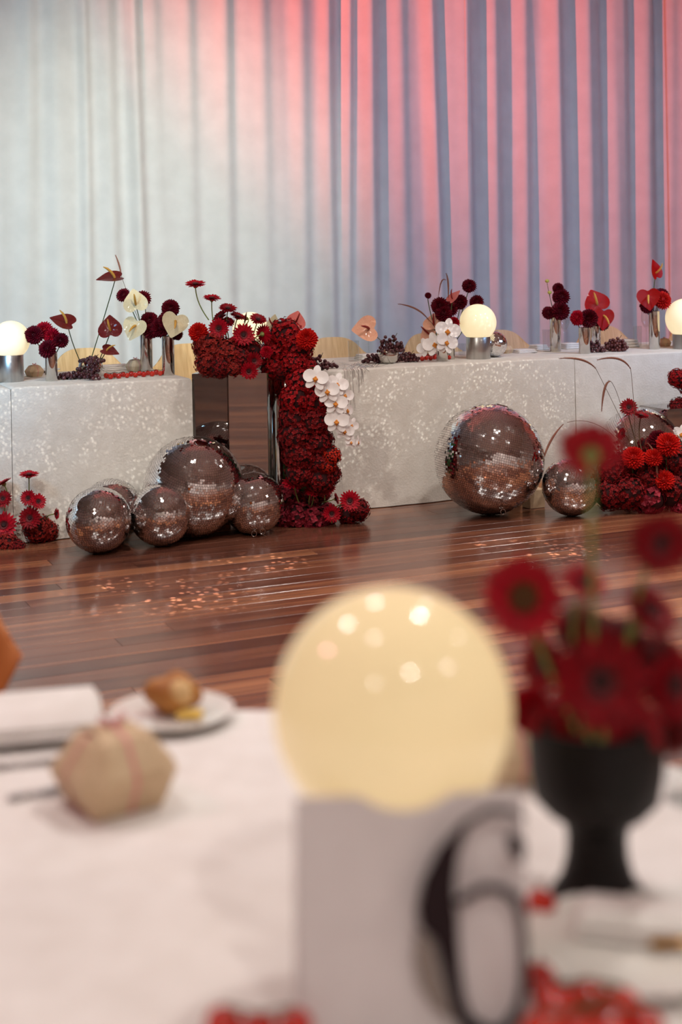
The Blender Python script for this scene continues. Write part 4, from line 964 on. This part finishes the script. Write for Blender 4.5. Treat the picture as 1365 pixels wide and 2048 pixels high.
for sd, stem, spike, lb in [
    (11, [(1275, 905), (1225, 800), (1193, 738)], [(1193, 738), (1172, 712), (1120, 717)], 'grass plume arching left, leftmost above the right floor flowers'),
    (12, [(1272, 900), (1270, 800), (1262, 736)], [(1262, 738), (1245, 706), (1195, 720)], 'grass plume arching left, above the highest gerbera'),
    (13, [(1265, 905), (1240, 780), (1222, 762)], [(1222, 763), (1208, 760), (1204, 823)], 'short grass plume curling down before the rear mirror ball'),
    (14, [(1262, 910), (1200, 825), (1135, 845)], [(1128, 848), (1096, 878), (1083, 935)], 'grass plume drooping left over the small floor mirror ball'),
    (15, [(1295, 900), (1285, 888), (1296, 886)], [(1296, 886), (1318, 905), (1315, 970)], 'grass plume drooping before the scarlet dahlias')]:
    grass(lb, 'grass plumes in the right floor flowers', [Vector(q) for q in quad(pd(*stem[0], rd - .03), pd(*stem[1], rd - .03), pd(*stem[2], rd - .06), 10)], quad(pd(*spike[0], rd - .06), pd(*spike[1], rd - .08), pd(*spike[2], rd - .09), 12), .0125, sd)
ed = rp.y + .14
for px, py, r, k, lb in [(1356, 757, 20, 'r', 'red hydrangea high at the right picture edge before the cloth'), (1360, 818, 24, 'd', 'dark red hydrangea at the right edge under the high one'), (1392, 770, 34, 'd', 'dark hydrangea mostly outside the right edge, upper'), (1395, 830, 34, 'd', 'dark hydrangea mostly outside the right edge, lower')]:
    hy(px, py, r, k, ed, lb, 'hydrangeas at the right edge')
orchid_spray('white orchid low at the right picture edge', 'white orchids', [pd(1372, 858, ed - .15), pd(1366, 866, ed - .16), pd(1362, 872, ed - .17)], [(pd(1364, 868, ed - .18), 20 / FPX * ed, (-.3, -1, .2), .2)])

# ------------------------------------------------------------------ guest table in the foreground
GC = Vector((-.21, 1.12, 0)); GR = .90
root = thing('round_tablecloth', 'white cloth over the round guest table in the foreground', 'tablecloth', GC)
mb = MB(); n = 160; rings = []
for r_, z, wv in [(.02, TZ, 0), (.45, TZ, 0), (.86, TZ, 0), (.893, TZ - .002, 0), (.902, TZ - .012, .002), (.906, TZ - .06, .008), (.915, .50, .025), (.925, .25, .04), (.935, .015, .05)]:
    rings.append([((r_ + wv * math.sin(k * 2 * math.pi / n * 17)) * math.cos(2 * math.pi * k / n), (r_ + wv * math.sin(k * 2 * math.pi / n * 17)) * math.sin(2 * math.pi * k / n), z) for k in range(n)])
mb.loft(rings); mb.f.append(tuple(range(n - 1, -1, -1)))
mb.build('cloth', LINEN, root)
root = thing('round_table', 'round guest table hidden under the foreground cloth', 'table', GC)
MB().lathe([(GR - .02, .70), (GR - .01, .715), (GR - .01, .735), (GR - .02, .742)], 60).build('table_top', TABW, root)
for k in range(4):
    a = k * math.pi / 2 + .4; MB().tube([(.55 * math.cos(a), .55 * math.sin(a), 0), (.55 * math.cos(a), .55 * math.sin(a), .70)], .016, 8).build('leg', STEEL, root)

# the big globe lamp
LD = 1.275; lc = pd(786, 1418, LD); lr = 239 / FPX * LD
root = thing('globe_lamp', 'large blurred globe lamp in the foreground, behind the table number', 'lamp', Vector((lc.x, lc.y, TZ)), None)
zc = lc.z - TZ; rb = lr * .655; zb = zc - lr * .76
sharp(MB().lathe([(rb * .98, 0), (rb, .002), (rb, zb - .002), (rb * .98, zb), (rb * .5, zb)], 64).build('base', BRUSH, root))
prof = []
for k in range(33):
    a = -math.asin(.80) + (math.pi / 2 + math.asin(.80)) * k / 32
    prof.append((max(.0005, lr * math.cos(a)), zc + lr * math.sin(a)))
MB().lathe(prof, 64).build('globe', GLOBEF, root)

# table number: white card with a cut-out black numeral 6 before its right half
CD = 1.165
c0 = pd(592, 1609, CD); c1 = pd(1054, 1593, CD + .015)
cw = (c1 - c0).length; ang = math.atan2(c1.y - c0.y, c1.x - c0.x)
root = thing('table_number', 'white table number card with black numeral before the big globe lamp', 'table number', Vector((c0.x, c0.y, TZ)), None, ang)
hc0, hc1 = c0.z - TZ, c1.z - TZ
mb = MB(); mb.loft([[(0, 0, .001), (cw, 0, .001), (cw, .003, .001), (0, .003, .001)], [(0, .012, hc0), (cw, .012, hc1), (cw, .015, hc1), (0, .015, hc0)]], True); mb.build('card', PAPER, root, False)
mb = MB(); mb.loft([[(0, .068, .001), (cw, .068, .001), (cw, .071, .001), (0, .071, .001)], [(0, .016, hc0 - .001), (cw, .016, hc1 - .001), (cw, .019, hc1 - .001), (0, .019, hc0 - .001)]], True); mb.build('back_leaf', PAPER, root, False)
def loc6(px, py):                              # a point of the card front from the picture
    p = pd(px, py, CD - .006); v = Matrix.Rotation(-ang, 3, 'Z') @ (p - Vector((c0.x, c0.y, TZ))); return v.x, v.z
def numeral_part(poly_out, name, m, y0, th):
    pts = [loc6(*q) for q in poly_out]; mb = MB()
    mb.loft([[(x, y0, z) for x, z in pts], [(x, y0 - th, z) for x, z in pts]]); n_ = len(pts)
    return mb, n_
def ribbon6(outer, inner, name, m, y0, th):    # band between two polylines of the same length
    a = [loc6(*q) for q in outer]; b = [loc6(*q) for q in inner]; mb = MB(); n_ = len(a)
    for k in range(n_ - 1):
        q = [a[k], a[k + 1], b[k + 1], b[k]]; vs = [(x, y0, z) for x, z in q] + [(x, y0 - th, z) for x, z in q]
        mb.add(vs, [(4, 5, 6, 7), (3, 2, 1, 0), (0, 1, 5, 4), (1, 2, 6, 5), (2, 3, 7, 6), (3, 0, 4, 7)])
    return mb.build(name, m, root, False)
ribbon6([(1056, 1648), (1030, 1628), (985, 1624), (930, 1655), (880, 1710), (850, 1770), (838, 1830), (842, 1858), (872, 1890), (890, 1950), (910, 2030), (930, 2075), (990, 2098)],
        [(1050, 1656), (1028, 1640), (985, 1638), (940, 1662), (922, 1715), (914, 1770), (914, 1810), (920, 1850), (922, 1900), (926, 1950), (934, 2010), (950, 2050), (992, 2075)], 'numeral_stroke', INK, -.004, .004)
ribbon6([(915, 1815), (940, 1795), (980, 1780), (1020, 1786), (1048, 1806), (1060, 1850), (1064, 1920), (1062, 1990), (1050, 2050), (1020, 2090), (985, 2098)],
        [(928, 1822), (950, 1806), (980, 1795), (1010, 1800), (1032, 1820), (1046, 1860), (1050, 1920), (1049, 1985), (1038, 2035), (1014, 2068), (985, 2078)], 'numeral_bowl', INK, -.004, .004)
ribbon6([(1020, 1690), (1030, 1680), (1046, 1684), (1056, 1700)], [(1030, 1722), (1042, 1738), (1052, 1734), (1058, 1718)], 'numeral_terminal', INK, -.004, .004)
ribbon6([(838, 1880), (832, 1930), (842, 1985), (868, 2030), (905, 2060)], [(866, 1892), (880, 1945), (892, 1990), (904, 2030), (918, 2060)], 'numeral_shade', NSHADE, -.002, .001)  # the numeral's shade on the card, painted as a flat grey band

# black urn with gerberas
UDp = 1.42; ub = pd(1197, 1800, UDp); ub.z = TZ; s_ = UDp / FPX
root = thing('pedestal_urn', 'black footed urn holding the foreground red gerberas', 'vase', ub)
def uz(y): return (pd(1197, y, UDp).z - TZ)
up_ = [(95, 1838), (92, 1830), (72, 1800), (62, 1760), (60, 1720), (66, 1690), (100, 1668), (125, 1640), (134, 1590), (136, 1520), (135, 1488), (129, 1488), (129, 1560)]
z_off = uz(1838)
MB().lathe([(r_ * s_, max(0, (uz(y) - z_off) * 1.0)) for r_, y in up_], 48).build('body', SATIN, root)
ub_top = ub + Vector((0, 0, uz(1500) - z_off)); ud = UDp
FGG = 'blurred foreground gerberas'
for px, py, r, n, k, lb, dz in [
    (1048, 1198, 92, (-.12, -1, .45), 'o', 'blurred red gerbera with olive centre beside the big globe', -.02),
    (1200, 1362, 108, (.05, -1, .15), 'd', 'largest blurred dark red gerbera over the black urn', -.08),
    (1322, 1085, 66, (-.1, -1, .1), 'd', 'blurred dark red gerbera high at the right edge', .0),
    (1168, 1168, 50, (.2, -.6, .8), 'r', 'small blurred red gerbera behind the olive centred one', .06),
    (1300, 1225, 62, (.4, -.6, .7), 'd', 'blurred dark red gerbera under the high right one', .05),
    (1345, 1370, 80, (.5, -1, .2), 'd', 'blurred dark red gerbera cut by the right edge', .02),
    (1090, 1330, 60, (-.8, -.7, .2), 'd', 'blurred dark gerbera turned toward the big globe', .05),
    (1100, 1450, 52, (-.6, -1, -.1), 'd', 'blurred dark gerbera low beside the big globe', -.03),
    (1270, 1470, 70, (.4, -1, -.2), 'd', 'blurred dark red gerbera hanging over the urn rim, right', -.05)]:
    p = pd(px, py, ud + dz); gerbera(p, r / FPX * p.y, n, lb, FGG, k, ub_top + Vector((0, 0, -.05)))
p = pd(1183, 905, ud - .02)
gerbera(p, 74 / FPX * p.y, (.15, .78, .50), 'blurred red gerbera facing away, highest on a pale green stem', FGG, 'r', ub_top + Vector((0, 0, -.05)))
for px, py, r, k, dz, lb in [(1135, 1530, 62, 'r', -.02, 'blurred crimson dahlia drooping over the urn rim'), (1060, 1420, 44, 'r', .05, 'blurred crimson dahlia touching the big globe')]:
    p = pd(px, py, ud + dz); dahlia(p, r / FPX * p.y, (-.2, -1, .1), lb, 'blurred foreground dahlias', k, ub_top + Vector((0, 0, -.04)))
for px, py, r, dz, lb in [(1230, 1290, 62, .10, 'blurred dark hydrangea above the largest foreground gerbera'), (1160, 1260, 50, .12, 'blurred dark hydrangea behind the olive centred gerbera'), (1300, 1330, 66, .10, 'blurred dark hydrangea right of the largest foreground gerbera'), (1230, 1430, 66, .06, 'blurred dark hydrangea below the largest foreground gerbera'), (1340, 1460, 48, .05, 'blurred dark hydrangea at the right edge over the urn rim')]:
    p = pd(px, py, ud + dz); hydrangea(p, r / FPX * p.y, lb, 'hydrangeas in the foreground urn', 'd')

# bread plate, roll and butter
bpz = pz(345, 1440, TZ); root = thing('bread_plate', 'white side plate with bread at the far table edge', 'plate', bpz)
MB().lathe([(.05, 0), (.058, .004), (.084, .013), (.086, .0155), (.083, .0155), (.056, .008), (.01, .007)], 48).build('plate', CHINA, root)
root = thing('bread_roll', 'torn brown bread roll on the side plate', 'bread', bpz + Vector((0, .012, .008)))
mb = MB(); mb.ball((0, 0, .026), (.040, .034, .026), 24, 16)
mb.v = [(x * (1 + .05 * math.sin(y * 120 + z * 90)), y * (1 + .05 * math.sin(x * 150)), max(0, z + .003 * math.sin(x * 130 + y * 70))) for x, y, z in mb.v]
mb.build('crust', BREAD, root)
mb = MB(); mb.ball((.012, -.018, .030), (.018, .017, .019), 16, 10); mb.v = [(x + .0015 * math.sin(z * 500), y, z + .0012 * math.sin(x * 600)) for x, y, z in mb.v]; mb.build('torn_crumb', CRUMB, root)
root = thing('butter_pat', 'yellow pat of butter beside the bread roll', 'butter', pz(380, 1449, TZ) + Vector((0, 0, .009)))
sharp(MB().bbox(-.018, .018, -.012, .012, 0, .010, .003).build('pat', BUTTER, root))
# napkin, cutlery and favour box at left
napkin('thick folded white napkin at the left table edge', pz(30, 1446, TZ + .012), .118, .088, .018, math.radians(13), 'napkins on the guest table', 3)
def knife(label, a, b, group, m=STEEL):
    v = b - a; l = v.length; root = thing('table_knife', label, 'cutlery', a, group, math.atan2(v.y, v.x))
    MB().bbox(0, l * .42, -.005, .005, .001, .007, .002).build('handle', m, root)
    MB().loft([[(l * .42, -.004, .003), (l * .42, .004, .003), (l * .42, .004, .005), (l * .42, -.004, .005)], [(l * .75, -.009, .003), (l * .75, .007, .003), (l * .75, .007, .0045), (l * .75, -.009, .0045)], [(l, -.001, .003), (l, .005, .003), (l, .005, .004), (l, -.001, .004)]], True).build('blade', m, root)
knife('steel knife lying beside the thick white napkin', pz(-60, 1548, TZ), pz(150, 1520, TZ), 'cutlery on the guest table')
knife('steel knife lying left of the foreground favour box', pz(15, 1604, TZ), pz(140, 1580, TZ), 'cutlery on the guest table')
favor_box('blurred kraft favour box with pink ribbon on the guest table', pz(228, 1604, TZ), .062, math.radians(35), 'favour boxes on the guest table')
favor_box('blurred kraft favour box between the big globe and urn', pz(1028, 1590, TZ) + Vector((.0, .06, 0)), .05, math.radians(20), 'favour boxes on the guest table')
# plate, napkin and gold knife at right
rpz = pz(1262, 1912, TZ); root = thing('dinner_plate', 'white plate at the bottom right of the guest table', 'plate', rpz)
MB().lathe([(.06, 0), (.07, .004), (.098, .012), (.1, .0145), (.097, .0145), (.068, .008), (.01, .007)], 48).build('plate', CHINA, root)
napkin('folded white napkin lying on the bottom right plate', rpz + Vector((.025, .028, .009)), .07, .035, .018, math.radians(-14), 'napkins on the guest table', 2)
knife('gold butter knife on the bottom right plate', rpz + Vector((.016, -.01, .012)), rpz + Vector((.14, -.004, .012)), 'cutlery on the guest table', GOLD)
tomatoes('cherry tomato beside the urn foot', 'foreground cherry tomatoes', [pz(1082, 1838, TZ)], .0155)
tomatoes('cherry tomato at the right edge of the table number', 'foreground cherry tomatoes', [pz(1080, 1990, TZ)], .0150)
tomatoes('vine of cherry tomatoes at the bottom right before the plate', 'foreground cherry tomatoes', [pz(x, y, TZ) for x, y in ((1110, 2056), (1180, 2046), (1245, 2058), (1150, 2100), (1215, 2105), (1290, 2100), (1085, 2115))], .0185)
tomatoes('cherry tomatoes peeking in at the bottom edge', 'foreground cherry tomatoes', [pz(x, y, TZ) for x, y in ((448, 2086), (520, 2102), (592, 2090))], .0160)
p = pz(1384, 1600, TZ); root = thing('tumbler', 'clear tumbler at the right picture edge beyond the urn', 'glass', p)
MB().lathe([(.030, 0), (.034, .088), (.0325, .088), (.028, .010)], 32).build('glass', GLASS, root)
make_chair('guest_chair', 'orange brown chair cut by the left edge beyond the guest table', None, Vector((-.865, 2.30, 0)), math.radians(-15), BEECH)
